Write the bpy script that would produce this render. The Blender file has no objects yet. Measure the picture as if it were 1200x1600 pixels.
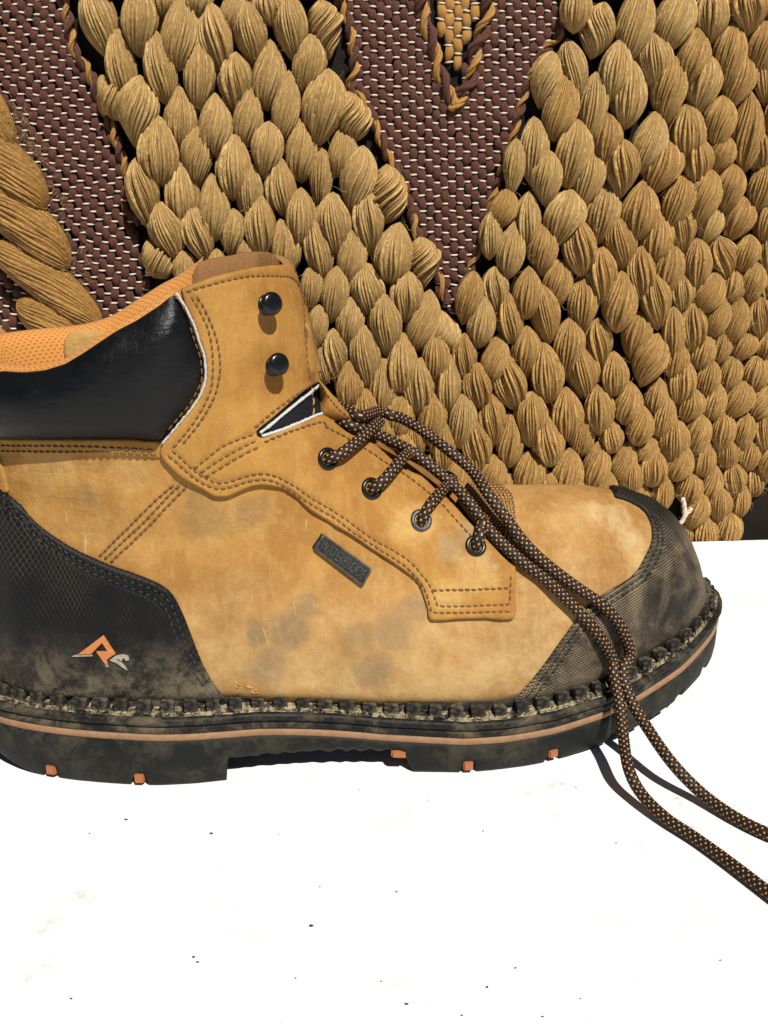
import bpy, bmesh, math, random
import numpy as np
from mathutils import Vector, Matrix
from mathutils.bvhtree import BVHTree
from mathutils.geometry import delaunay_2d_cdt
rng = np.random.default_rng(7); random.seed(7)
scene = bpy.context.scene
COL = scene.collection

# ------------------------------------------------------------------ camera
FOC = 1700.0; PITCH = math.radians(19.0)          # focal length in pixels of the 1200 x 1600 photograph
CAM = np.array([0.0, -0.3767, 0.245])
cd = bpy.data.cameras.new('camera'); co = bpy.data.objects.new('camera', cd); COL.objects.link(co)
cd.sensor_fit = 'VERTICAL'; cd.sensor_height = 36.0; cd.lens = FOC / 1600 * 36
cd.clip_start = 0.01; cd.clip_end = 50
co.location = CAM.tolist(); co.rotation_euler = (math.radians(90) - PITCH, 0, 0)
scene.camera = co

# ------------------------------------------------------------------ light
SUN_EL = math.radians(51); SUN_AZ = math.radians(24)   # azimuth: to the right of the camera
S_DIR = Vector((math.sin(SUN_AZ) * math.cos(SUN_EL), -math.cos(SUN_AZ) * math.cos(SUN_EL), math.sin(SUN_EL)))
w = bpy.data.worlds.new("World"); scene.world = w; w.use_nodes = True
nt = w.node_tree; bg = nt.nodes['Background']
sky = nt.nodes.new('ShaderNodeTexSky'); sky.sky_type = 'NISHITA'; sky.sun_disc = False
sky.sun_elevation = SUN_EL; sky.sun_rotation = math.pi - SUN_AZ
sky.air_density = 0.2; sky.dust_density = 0.4; sky.ozone_density = 0.3; sky.altitude = 1500
nt.links.new(sky.outputs[0], bg.inputs[0]); bg.inputs[1].default_value = 0.05
sl = bpy.data.lights.new('sun', 'SUN'); sl.energy = 5.0; sl.angle = math.radians(0.5); sl.color = (1.0, 0.97, 0.915)
so = bpy.data.objects.new('sun', sl); COL.objects.link(so)
so.rotation_euler = S_DIR.to_track_quat('Z', 'Y').to_euler(); so.location = (S_DIR * 3)
scene.view_settings.view_transform = 'Standard'; scene.view_settings.look = 'None'
scene.view_settings.exposure = 0.34; scene.view_settings.gamma = 1.0
scene.cycles.max_bounces = 5; scene.cycles.diffuse_bounces = 3; scene.cycles.glossy_bounces = 2
scene.render.film_transparent = False

# ------------------------------------------------------------------ projection helpers
FW = np.array([0, math.cos(PITCH), -math.sin(PITCH)]); UP = np.array([0, math.sin(PITCH), math.cos(PITCH)])
def rays(px):
    px = np.atleast_2d(np.asarray(px, float))
    d = FW[None] + ((px[:, 0] - 600) / FOC)[:, None] * np.array([1., 0, 0]) - ((px[:, 1] - 800) / FOC)[:, None] * UP
    return d / np.linalg.norm(d, axis=1)[:, None]
def at_z(px, z):
    d = rays(px); return CAM + d * ((z - CAM[2]) / d[:, 2])[:, None]
def at_y(px, y):
    d = rays(px); return CAM + d * ((y - CAM[1]) / d[:, 1])[:, None]
def project(p):
    v = np.atleast_2d(p) - CAM; k = v @ FW
    return np.stack([600 + FOC * v[:, 0] / k, 800 - FOC * (v @ UP) / k], 1)
def I(x, xs, ys): return np.interp(x, xs, ys)
def smooth(a, b, x):
    t = np.clip((np.asarray(x, float) - a) / (b - a), 0, 1); return t * t * (3 - 2 * t)
def resample(pts, step, closed=False):
    p = np.asarray(pts, float)
    if closed: p = np.vstack([p, p[:1]])
    L = np.r_[0, np.cumsum(np.linalg.norm(np.diff(p, axis=0), axis=1))]
    n = max(2, int(round(L[-1] / step)) + 1)
    t = np.linspace(0, L[-1], n)
    q = np.stack([np.interp(t, L, p[:, k]) for k in range(p.shape[1])], 1)
    return q[:-1] if closed else q
def catmull(pts, n=8):
    p = np.asarray(pts, float); p = np.vstack([2 * p[0] - p[1], p, 2 * p[-1] - p[-2]])
    out = []
    for i in range(1, len(p) - 2):
        t = np.linspace(0, 1, n, endpoint=False)[:, None]
        a, b, c, d = p[i - 1], p[i], p[i + 1], p[i + 2]
        out.append(.5 * (2 * b + (c - a) * t + (2 * a - 5 * b + 4 * c - d) * t ** 2 + (3 * b - a - 3 * c + d) * t ** 3))
    return np.vstack(out + [p[-2:-1]])

# ------------------------------------------------------------------ object helpers
def link(name, mesh, parent=None):
    o = bpy.data.objects.new(name, mesh); COL.objects.link(o)
    if parent is not None: o.parent = parent
    return o
def empty(name, parent=None, loc=(0, 0, 0)):
    o = bpy.data.objects.new(name, None); COL.objects.link(o); o.location = loc; o.empty_display_size = .02
    if parent is not None: o.parent = parent
    return o
def make_mesh(name, verts, faces, mats, midx=None, uv=None, smooth_=True):
    me = bpy.data.meshes.new(name)
    me.from_pydata([tuple(map(float, v)) for v in verts], [], [tuple(map(int, f)) for f in faces])
    for m in (mats if isinstance(mats, (list, tuple)) else [mats]): me.materials.append(m)
    if midx is not None: me.polygons.foreach_set('material_index', np.asarray(midx, 'i'))
    if uv is not None:
        ul = me.uv_layers.new(name='UVMap'); li = np.empty(len(me.loops), 'i'); me.loops.foreach_get('vertex_index', li)
        ul.data.foreach_set('uv', np.asarray(uv, 'f')[li].ravel())
    me.polygons.foreach_set('use_smooth', np.full(len(me.polygons), smooth_, bool))
    me.update(); return me
class MB:
    """collects verts and faces for one mesh"""
    def __init__(s): s.v = []; s.f = []; s.m = []; s.uv = []; s.n = 0
    def add(s, v, f, m=0, uv=None):
        v = np.asarray(v, float); s.v.append(v); s.uv.append(np.zeros((len(v), 2)) if uv is None else np.asarray(uv))
        for q in f: s.f.append([i + s.n for i in q]); s.m.append(m)
        s.n += len(v)
    def build(s, name, mats, parent=None, smooth_=True):
        return link(name, make_mesh(name, np.vstack(s.v), s.f, mats, s.m, np.vstack(s.uv), smooth_), parent)
def grid_faces(nu, nv, wrap=False):
    f = []
    for i in range(nu if wrap else nu - 1):
        for j in range(nv - 1):
            a = i * nv + j; b = ((i + 1) % nu) * nv + j
            f.append((a, b, b + 1, a + 1))
    return f
def frames(P):
    T = np.gradient(P, axis=0); T /= np.linalg.norm(T, axis=1)[:, None] + 1e-12
    ref = np.array([0, 0, 1.]) if abs(T[0, 2]) < .9 else np.array([1., 0, 0])
    N = np.zeros_like(P); n = ref - T[0] * (ref @ T[0]); N[0] = n / np.linalg.norm(n)
    for i in range(1, len(P)):
        n = N[i - 1] - T[i] * (N[i - 1] @ T[i]); N[i] = n / (np.linalg.norm(n) + 1e-12)
    return T, N, np.cross(T, N)
def tube(P, r, seg=8, cap=True):
    P = np.asarray(P, float); T, N, B = frames(P); r = np.broadcast_to(r, len(P))
    a = np.linspace(0, 2 * math.pi, seg, endpoint=False)
    V = P[:, None] + r[:, None, None] * (np.cos(a)[None, :, None] * N[:, None] + np.sin(a)[None, :, None] * B[:, None])
    f = []
    for i in range(len(P) - 1):
        for j in range(seg):
            k = (j + 1) % seg
            f.append((i * seg + j, i * seg + k, (i + 1) * seg + k, (i + 1) * seg + j))
    if cap: f.append(tuple(range(seg))[::-1]); f.append(tuple((len(P) - 1) * seg + j for j in range(seg)))
    return V.reshape(-1, 3), f

# ------------------------------------------------------------------ material helpers
class NG:
    def __init__(s, name):
        s.m = bpy.data.materials.new(name); s.m.use_nodes = True; s.t = s.m.node_tree
        s.b = s.t.nodes['Principled BSDF']; s.b.inputs['Specular IOR Level'].default_value = .3
    def n(s, typ, **k):
        nd = s.t.nodes.new(typ)
        for a, b in k.items(): setattr(nd, a, b)
        return nd
    def put(s, sock, val):
        if hasattr(val, 'is_output') or isinstance(val, bpy.types.NodeSocket): s.t.links.new(val, sock)
        else: sock.default_value = val
    def math(s, op, a, b=0.0, c=None, clamp=False):
        nd = s.n('ShaderNodeMath', operation=op, use_clamp=clamp); s.put(nd.inputs[0], a); s.put(nd.inputs[1], b)
        if c is not None: s.put(nd.inputs[2], c)
        return nd.outputs[0]
    def vec(s, op, a, b):
        nd = s.n('ShaderNodeVectorMath', operation=op); s.put(nd.inputs[0], a); s.put(nd.inputs[1], b)
        return nd.outputs['Value'] if op in ('DISTANCE', 'LENGTH', 'DOT_PRODUCT') else nd.outputs[0]
    def coord(s, kind='Object'): return s.n('ShaderNodeTexCoord').outputs[kind]
    def noise(s, scale, detail=4, rough=.55, co=None, dist=0.0):
        nd = s.n('ShaderNodeTexNoise'); nd.inputs['Scale'].default_value = scale; nd.inputs['Detail'].default_value = detail
        nd.inputs['Roughness'].default_value = rough; nd.inputs['Distortion'].default_value = dist
        s.put(nd.inputs['Vector'], co if co is not None else s.coord()); return nd.outputs[0]
    def vor(s, scale, co=None, feature='F1'):
        nd = s.n('ShaderNodeTexVoronoi', feature=feature); nd.inputs['Scale'].default_value = scale
        s.put(nd.inputs['Vector'], co if co is not None else s.coord()); return nd.outputs[0]
    def map(s, v, a, b, c=0.0, d=1.0, sm=False):
        nd = s.n('ShaderNodeMapRange'); nd.interpolation_type = 'SMOOTHSTEP' if sm else 'LINEAR'
        s.put(nd.inputs['Value'], v); nd.inputs['From Min'].default_value = a; nd.inputs['From Max'].default_value = b
        nd.inputs['To Min'].default_value = c; nd.inputs['To Max'].default_value = d; return nd.outputs[0]
    def mix(s, f, a, b, mode='MIX'):
        nd = s.n('ShaderNodeMix', data_type='RGBA', blend_type=mode)
        s.put(nd.inputs['Factor'], f)
        for sock, val in ((nd.inputs['A'], a), (nd.inputs['B'], b)):
            s.put(sock, val if not isinstance(val, tuple) else (*val, 1.0))
        return nd.outputs['Result']
    def scale(s, co, v):
        nd = s.n('ShaderNodeMapping'); s.put(nd.inputs['Vector'], co); nd.inputs['Scale'].default_value = v; return nd.outputs[0]
    def sep(s, co):
        nd = s.n('ShaderNodeSeparateXYZ'); s.put(nd.inputs[0], co); return nd.outputs
    def bump(s, h, strength=.3, dist=.001, prev=None):
        nd = s.n('ShaderNodeBump'); nd.inputs['Strength'].default_value = strength; nd.inputs['Distance'].default_value = dist
        s.put(nd.inputs['Height'], h)
        if prev is not None: s.put(nd.inputs['Normal'], prev)
        return nd.outputs[0]
    def out(s, color=None, rough=None, normal=None, spec=None, sheen=None, metal=None):
        b = s.b.inputs
        if color is not None: s.put(b['Base Color'], (*color, 1.0) if isinstance(color, tuple) else color)
        if rough is not None: s.put(b['Roughness'], rough)
        if normal is not None: s.put(b['Normal'], normal)
        if spec is not None: s.put(b['Specular IOR Level'], spec)
        if metal is not None: s.put(b['Metallic'], metal)
        if sheen is not None: b['Sheen Weight'].default_value = sheen; b['Sheen Roughness'].default_value = .5
        return s.m

# ================================================================== the boot's form
# side profile (x along the boot, h above the feather line), plan centre line, sole heights
def stripe_z(x): return I(x, [-.175, -.1, -.05, -.02, 0, .03, .05, .07, .09, .108, .13, .147, .158],
                          [.0226, .0226, .021, .0185, .0164, .0150, .0146, .0151, .0168, .0192, .0251, .0322, .0372])
def feather_z(x): return stripe_z(x) + .0135
def centre_y(x): return I(x, [-.175, -.1, -.05, 0, .04, .08, .095, .11, .125, .14, .155], [.0375, .0370, .0440, .0555, .0612, .0690, .0735, .0780, .0815, .0845, .0865])
RIDGE = np.array([(.1470, -.006), (.1462, 0), (.1440, .009), (.1402, .024), (.1350, .0374), (.1280, .0477), (.1190, .0559), (.1050, .0627),
                  (.0892, .0662), (.0725, .0682), (.0534, .0696), (.0440, .0704), (.0358, .0723), (.0104, .0862), (-.0103, .1021), (-.0253, .1167),
                  (-.0311, .142), (-.0345, .155), (-.0389, .1664), (-.0440, .186)])
BACK = np.array([(-.163, -.006), (-.164, 0), (-.167, .02), (-.166, .05), (-.160, .08), (-.157, .10), (-.160, .13), (-.165, .16), (-.167, .186)])
XB0, XF0 = -.164, .1462
_sx = [XB0, XB0 + .002, XB0 + .0076, -.1404, -.1189, -.09, -.0633, -.0254, 0.0, .0413, .0611, .0823, .0945, .104, .1142, .1246, .1352, .141, .1445, XF0]
_sw = [0, .010, .0172, .0267, .0306, .0328, .0353, .0402, .0444, .0475, .0460, .0418, .0379, .0345, .0305, .0265, .0198, .0140, .0085, 0]
def feather_hw(s): return I(XB0 + s * (XF0 - XB0), _sx, _sw)
def endc(u): u = np.clip(u, 0, 1); return np.sqrt(np.clip(1 - (1 - u) ** 2, 0, 1))
RX, RH = RIDGE[::-1][:, 0], RIDGE[::-1][:, 1]
def half_width(s, h, x=None):
    wf = feather_hw(s) if x is None else I(x, _sx, _sw)
    # smooth the heel/toe closing so that it stays round
    wf = np.minimum(wf, .0335 * endc(s / .105) + 1.0 * (s > .105))
    shaft = I(h, [.05, .08, .10, .13, .16, .19], [.033, .0335, .0345, .0385, .0415, .0425]) * (1 - np.abs(2 * s - 1) ** 2.35) ** .5
    xx = XB0 + s * (XF0 - XB0) if x is None else x
    H = np.maximum(I(xx, RX, RH), 1e-4)
    q = np.clip(np.maximum(h, 0) / H, 0, 1)
    k = (1 - q ** (2.5 + .5 * smooth(.06, .11, xx))) ** .52 * (1 + .05 * np.sin(np.pi * np.clip(h / .045, 0, 1)))
    a = smooth(.045, .105, h)
    return (1 - a) * wf * k + a * shaft
def h_to_z(x, h):
    off = feather_z(x) - .036
    return .036 + h + off * np.clip(1 - h / .08, 0, 1.1)
def surf(th, h):
    """point of the upper; th in -1..1 (0 front, +-1 back, negative = near side)"""
    th = np.asarray(th, float); h = np.asarray(h, float)
    xf = I(h, RIDGE[:, 1], RIDGE[:, 0]); xb = I(h, BACK[:, 1], BACK[:, 0])
    s = (1 + np.cos(np.pi * np.abs(th))) / 2
    x = xb + s * (xf - xb)
    wv = half_width(s, h, x)
    # soft wear: ankle folds, vamp dent, a few creases
    wv = wv - .0007 * np.abs(np.sin(150 * (h + .25 * x) + 1)) * np.exp(-((x + .105) / .03) ** 2 - ((h - .078) / .018) ** 2)
    wv = wv - .0022 * np.exp(-((x - .068 - .3 * (h - .035)) / .006) ** 2 - ((h - .035) / .03) ** 2) * (s < .97)
    wv = wv + .0016 * np.exp(-((x - .052 - .3 * (h - .035)) / .010) ** 2 - ((h - .035) / .03) ** 2)
    wv = wv + .0009 * np.sin(55 * x + 90 * h) * smooth(.0, .02, h) * np.sin(np.pi * s) * (h < .09)
    wv = wv - .0060 * smooth(.0015, -.0040, h)          # tucked under above the welt
    y = centre_y(x) + np.sign(th) * np.maximum(wv, 0) * (np.abs(th) > 1e-9)
    z = h_to_z(x, h)
    # shallow fold across the ridge in front of the tongue
    z = z - .0022 * np.exp(-((x - .058) / .008) ** 2) * smooth(.052, .066, h)
    return np.stack([x, y, z], -1)
_q = np.linspace(-.006, .186, 4000); _den = 1 / .0013 + (1 / .00036 - 1 / .0013) * smooth(.036, .056, _q) * (1 - smooth(.068, .084, _q))
_cum = np.cumsum(_den); _cum = (_cum - _cum[0]) / (_cum[-1] - _cum[0])
_hl = np.interp(np.linspace(0, 1, 210), _cum, _q)
NTH, NHH = 361, len(_hl)
_th = np.linspace(-1, 1, NTH)
SG = surf(np.repeat(_th[:, None], NHH, 1), np.repeat(_hl[None], NTH, 0))       # grid of points
# light smoothing of the grid so that the table breaks do not show
for _ in range(6):
    G = SG.copy()
    G[1:-1] = (SG[:-2] + 2 * SG[1:-1] + SG[2:]) / 4
    H = G.copy(); H[:, 1:-1] = (G[:, :-2] + 2 * G[:, 1:-1] + G[:, 2:]) / 4
    SG = H
du = np.gradient(SG, axis=0); dv = np.gradient(SG, axis=1)
NRM = np.cross(du, dv); NRM /= np.linalg.norm(NRM, axis=2)[..., None] + 1e-12
if NRM[90, 60, 1] > 0: NRM = -NRM
SGF = SG.reshape(-1, 3); NRF = NRM.reshape(-1, 3)
SFACES = grid_faces(NTH, NHH)
BVH = BVHTree.FromPolygons([Vector(v) for v in SGF], SFACES)
def _nrm(loc, fi):
    idx = SFACES[fi]; p = np.array(loc); d = np.array([1 / (np.linalg.norm(SGF[i] - p) + 1e-6) for i in idx])
    n = (NRF[list(idx)] * d[:, None]).sum(0); return n / np.linalg.norm(n)
def cast(o, d):
    loc, n, fi, dist = BVH.ray_cast(Vector(o), Vector(d))
    if loc is None: return None
    return np.array(loc), _nrm(loc, fi)
class PxDom:
    """surface points seen through photograph pixels"""
    def __init__(s, inner, k=1.0): s.inner = np.asarray(inner, float); s.k = k
    def __call__(s, uv):
        P, N = [], []
        for q in np.atleast_2d(uv):
            q0 = np.array(q, float); r = None
            for t in np.linspace(0, 1, 60) ** 2:
                r = cast(CAM, rays(q0 + (s.inner - q0) * t)[0])
                if r is not None: break
            P.append(r[0]); N.append(r[1])
        return np.array(P), np.array(N)
class CylDom:
    def __init__(s, ax, ay, R): s.a = (ax, ay); s.R = R
    def to2d(s, P): return np.stack([np.mod(np.arctan2(P[:, 1] - s.a[1], P[:, 0] - s.a[0]), 2 * np.pi) * s.R, P[:, 2]], 1)
    def __call__(s, uv):
        P, N = [], []
        for u, v in np.atleast_2d(uv):
            r = None
            for dz in (0, .001, .002, .004, .006, .01):
                r = cast((s.a[0], s.a[1], v + dz), (math.cos(u / s.R), math.sin(u / s.R), 0))
                if r: break
            P.append(r[0]); N.append(r[1])
        return np.array(P), np.array(N)
class SphDom:
    def __init__(s, O, tilt, R):
        s.O = np.array(O); s.R = R
        s.A = np.array([math.cos(tilt), 0, math.sin(tilt)]); s.X = np.array([0, 1., 0]); s.Y = np.cross(s.A, s.X)
    def to2d(s, P):
        d = P - s.O; d /= np.linalg.norm(d, axis=1)[:, None]
        a = np.arccos(np.clip(d @ s.A, -1, 1)); x = d @ s.X; y = d @ s.Y; l = np.hypot(x, y) + 1e-12
        return np.stack([x / l * a, y / l * a], 1) * s.R
    def __call__(s, uv):
        P, N = [], []
        for q in np.atleast_2d(uv) / s.R:
            a = np.hypot(*q) + 1e-12
            d = math.cos(a) * s.A + math.sin(a) * (q[0] / a * s.X + q[1] / a * s.Y)
            r = cast(s.O, d)
            if r is None: r = (s.O + d * .05, d)
            P.append(r[0]); N.append(r[1])
        return np.array(P), np.array(N)
def mirror(P): Q = P.copy(); Q[:, 1] = 2 * centre_y(P[:, 0]) - P[:, 1]; return Q
def inside(poly, pts):
    x, y = pts[:, 0], pts[:, 1]; r = np.zeros(len(pts), bool); n = len(poly)
    for i in range(n):
        a, b = poly[i], poly[(i + 1) % n]
        c = (a[1] > y) != (b[1] > y)
        if c.any():
            xi = (b[0] - a[0]) * (y - a[1]) / (b[1] - a[1] + 1e-30) + a[0]; r ^= c & (x < xi)
    return r
def segdist(pts, poly, closed=True):
    d = np.full(len(pts), 1e9); n = len(poly)
    for i in range(n if closed else n - 1):
        a = poly[i]; b = poly[(i + 1) % n]; ab = b - a; L = ab @ ab + 1e-30
        t = np.clip(((pts - a) @ ab) / L, 0, 1); d = np.minimum(d, np.linalg.norm(pts - a - t[:, None] * ab, axis=1))
    return d
def prof(d, R, e=.55): u = np.clip(d / R, 0, 1); return e + (1 - e) * np.sqrt(np.clip(1 - (1 - u) ** 2, 0, 1))
class Panel:
    """a piece of leather or rubber lying on the last: outline in a 2D domain, thickness T, edge rounded over R (domain units)"""
    def __init__(s, poly, dom, T, R, res, base=0.0, edge=.55, grooves=(), gw=1.0, gd=.0005, sink=.001, k=1.0, bumpf=None):
        s.dom, s.T, s.R, s.base, s.edge, s.grooves, s.gw, s.gd = dom, T, R, base, edge, [np.asarray(g, float) for g in grooves], gw, gd
        s.k = k; s.bumpf = bumpf
        B = resample(poly, res * .8, True); s.poly = B
        lo, hi = B.min(0), B.max(0)
        gx = np.arange(lo[0], hi[0], res); gy = np.arange(lo[1], hi[1], res * .866)
        X, Y = np.meshgrid(gx, gy); X = X + (np.arange(len(gy)) % 2)[:, None] * res / 2
        pts = np.stack([X.ravel(), Y.ravel()], 1); pts = pts[inside(B, pts)]
        d = segdist(pts, B); pts = pts[d > R * 1.15 + res * .3]
        extra = []
        nb = len(B); t = np.roll(B, -1, 0) - np.roll(B, 1, 0); nn = np.stack([-t[:, 1], t[:, 0]], 1); nn /= np.linalg.norm(nn, axis=1)[:, None] + 1e-12
        for r in (R * .25, R * .6, R):
            q = B + nn * r; 
            if inside(B, q).mean() < .5: q = B - nn * r
            q = q[inside(B, q)]; q = q[segdist(q, B) > r * .93]; extra.append(q)
        for g in s.grooves:
            gg = resample(g, res * .7); tt = np.gradient(gg, axis=0); m = np.stack([-tt[:, 1], tt[:, 0]], 1); m /= np.linalg.norm(m, axis=1)[:, None]
            for o in (-gw, 0, gw): 
                q = gg + m * o; q = q[inside(B, q)]; extra.append(q[segdist(q, B) > R * .5])
        ex = np.vstack(extra)
        if s.grooves and len(pts):
            dg = np.min([segdist(pts, g, False) for g in s.grooves], axis=0); pts = pts[dg > gw * 1.5]
        allp = np.vstack([B, ex, pts]) if len(pts) else np.vstack([B, ex])
        # drop near duplicates
        key = np.unique(np.round(allp / (res * .22)).astype(int), axis=0, return_index=True)[1]
        keep = np.zeros(len(allp), bool); keep[key] = True; keep[:nb] = True; allp = allp[keep]
        r = delaunay_2d_cdt([Vector(p) for p in allp], [], [list(range(nb))], 1, 1e-7)
        v2 = np.array([tuple(v) for v in r[0]]); faces = [list(f) for f in r[2]]
        P, N = dom(v2)
        s.v2 = v2; top = s.lift(v2, P, N)
        db = segdist(v2, B); isb = np.where(db < 1e-6 * max(1, np.abs(B).max()))[0]
        # boundary edges -> skirt
        cnt = {}
        for f in faces:
            for a, b in zip(f, f[1:] + f[:1]): cnt[(a, b)] = cnt.get((a, b), 0) + 1
        be = [(a, b) for (a, b) in cnt if (b, a) not in cnt]
        low = {}; lv = []
        for a, b in be:
            for q in (a, b):
                if q not in low: low[q] = len(v2) + len(lv); lv.append(P[q] + N[q] * (base - sink))
        tv = list(top); mi = [0] * len(faces)
        # duplicate top boundary verts so that the cut edge stays crisp
        dup = {}
        for q in low: dup[q] = len(v2) + len(lv) + len(dup)
        allv = np.vstack([top, np.array(lv), np.array([top[q] for q in low])])
        for a, b in be: faces.append([b, a, low[a], low[b]] if False else [dup[b], dup[a], low[a], low[b]]); mi.append(1)
        s.verts = allv; s.faces = faces; s.mi = mi
        s.uv = np.vstack([v2, np.array([v2[q] for q in low]), np.array([v2[q] for q in low])]) * k
        # face orientation
        f0 = [f for f, m in zip(faces, mi) if m == 0]
        sgn = 0
        for f in f0[:200]:
            a, b, c = allv[f[0]], allv[f[1]], allv[f[2]]; sgn += np.sign(np.cross(b - a, c - a) @ N[f[0]])
        if sgn < 0: s.faces = [f[::-1] for f in s.faces]
    def height(s, v2):
        h = s.base + s.T * prof(segdist(v2, s.poly), s.R, s.edge)
        for g in s.grooves: h = h - s.gd * np.exp(-(segdist(v2, g, False) / (s.gw * .7)) ** 2)
        if s.bumpf is not None: h = h + s.bumpf(v2)
        return h
    def lift(s, v2, P, N): return P + N * s.height(v2)[:, None]
    def build(s, name, mats, parent, far=False):
        V = s.verts; F = s.faces
        if far: V = mirror(V); F = [f[::-1] for f in F]
        return link(name, make_mesh(name, V, F, mats, s.mi, s.uv), parent)
def on_boot(px, dom, lift):
    P, N = dom(np.asarray(px, float)); return P + N * np.broadcast_to(lift, len(P))[:, None], N
# ================================================================== materials
def leather(name, base, light, dark, stains=(), dust=True, rough=.78, pale=(.470, .325, .150)):
    g = NG(name); c = g.coord(); zx = g.sep(c)
    big = g.noise(13, 6, .66, c, .5); mid = g.noise(48, 9, .74, c, .25); fine = g.noise(900, 4, .75, c); spk = g.noise(300, 7, .78, c)
    nap = g.noise(210, 6, .72, g.scale(c, (1, 1, .35)), .4)
    col = g.mix(g.map(big, .37, .63, 0, .95, True), dark, base)
    col = g.mix(g.map(mid, .48, .72, 0, .60), col, light); col = g.mix(g.map(mid, .46, .28, 0, .50), col, dark)
    col = g.mix(g.map(nap, .50, .72, 0, .50), col, light); col = g.mix(g.map(nap, .46, .28, 0, .45), col, dark)
    col = g.mix(g.map(spk, .54, .72, 0, .40), col, light); col = g.mix(g.map(fine, .48, .8, 0, .50), col, dark)
    if dust:   # dried dust rubbed in above the welt and over the toe
        low = g.math('ADD', g.map(zx[2], .032, .098, .92, 0, True), g.map(zx[0], .015, .085, 0, .20, True))
        low = g.math('MULTIPLY', low, g.map(g.math('ADD', g.math('MULTIPLY', mid, .6), g.math('MULTIPLY', big, .4)), .34, .58, .12, 1))
        low = g.math('MULTIPLY', low, g.map(spk, .28, .55, .55, 1))
        col = g.mix(g.math('MULTIPLY', low, .90, clamp=True), col, pale)
    for pts, tint, amt, thr in stains:
        m = None
        for p, r in pts:
            d = g.map(g.vec('DISTANCE', c, tuple(p)), 0, r * 1.2, 1, 0, True)
            m = d if m is None else g.math('MAXIMUM', m, d)
        n = g.noise(66, 10, .80, c, .2)
        k = g.map(g.math('ADD', n, g.math('MULTIPLY', m, .46)), thr - .14, thr + .16, 0, 1, True)
        k = g.math('MULTIPLY', g.math('MULTIPLY', k, g.map(m, 0, .40, 0, 1)), g.map(spk, .30, .58, .35, 1))
        col = g.mix(g.math('MULTIPLY', k, amt), col, tint)
    sc = g.noise(1.0, 2, .5, g.scale(c, (420, 420, 38)), .3); sm = g.map(g.noise(30, 3, .5, c), .5, .66, 0, 1, True)
    col = g.mix(g.math('MULTIPLY', g.map(sc, .68, .74, 0, .7, True), sm), col, pale)
    # flex creases: fine folds at the ankle and across the vamp
    w1 = g.noise(1.0, 4, .6, g.scale(c, (70, 70, 260)), 1.0); m1 = g.math('MULTIPLY', g.map(zx[0], -.075, -.13, 0, 1, True), g.map(zx[2], .095, .125, 0, 1, True))
    w2 = g.noise(1.0, 4, .6, g.scale(c, (360, 60, 90)), 1.2); m2 = g.math('MULTIPLY', g.map(zx[0], .035, .055, 0, 1, True), g.map(zx[0], .085, .070, 0, 1, True))
    cr = g.math('ADD', g.math('MULTIPLY', w1, m1), g.math('MULTIPLY', w2, m2))
    grain = g.vor(1100, c)
    nb = g.bump(g.noise(60, 4, .6, c, .5), .45, .0016); nb = g.bump(cr, .45, .0014, nb); nb = g.bump(nap, .5, .0008, nb); nb = g.bump(grain, .2, .0003, nb); nb = g.bump(fine, .4, .0003, nb)
    return g.out(col, rough, nb, .22, .0)
def edge_leather(name, col):
    g = NG(name); c = g.coord(); n = g.noise(1200, 3, .7, c)
    return g.out(g.mix(n, col, tuple(k * .45 for k in col)), .9, g.bump(n, .6, .0006), .1)
def plain(name, col, rough=.6, bump=0, scale=600, var=.25, spec=.3, metal=0.0):
    g = NG(name); c = g.coord(); n = g.noise(scale, 4, .6, c)
    return g.out(g.mix(g.map(n, .3, .7, 0, 1), tuple(k * (1 - var) for k in col), tuple(min(1, k * (1 + var)) for k in col)), rough,
                 g.bump(n, bump, .0005) if bump else None, spec, metal=metal)
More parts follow.
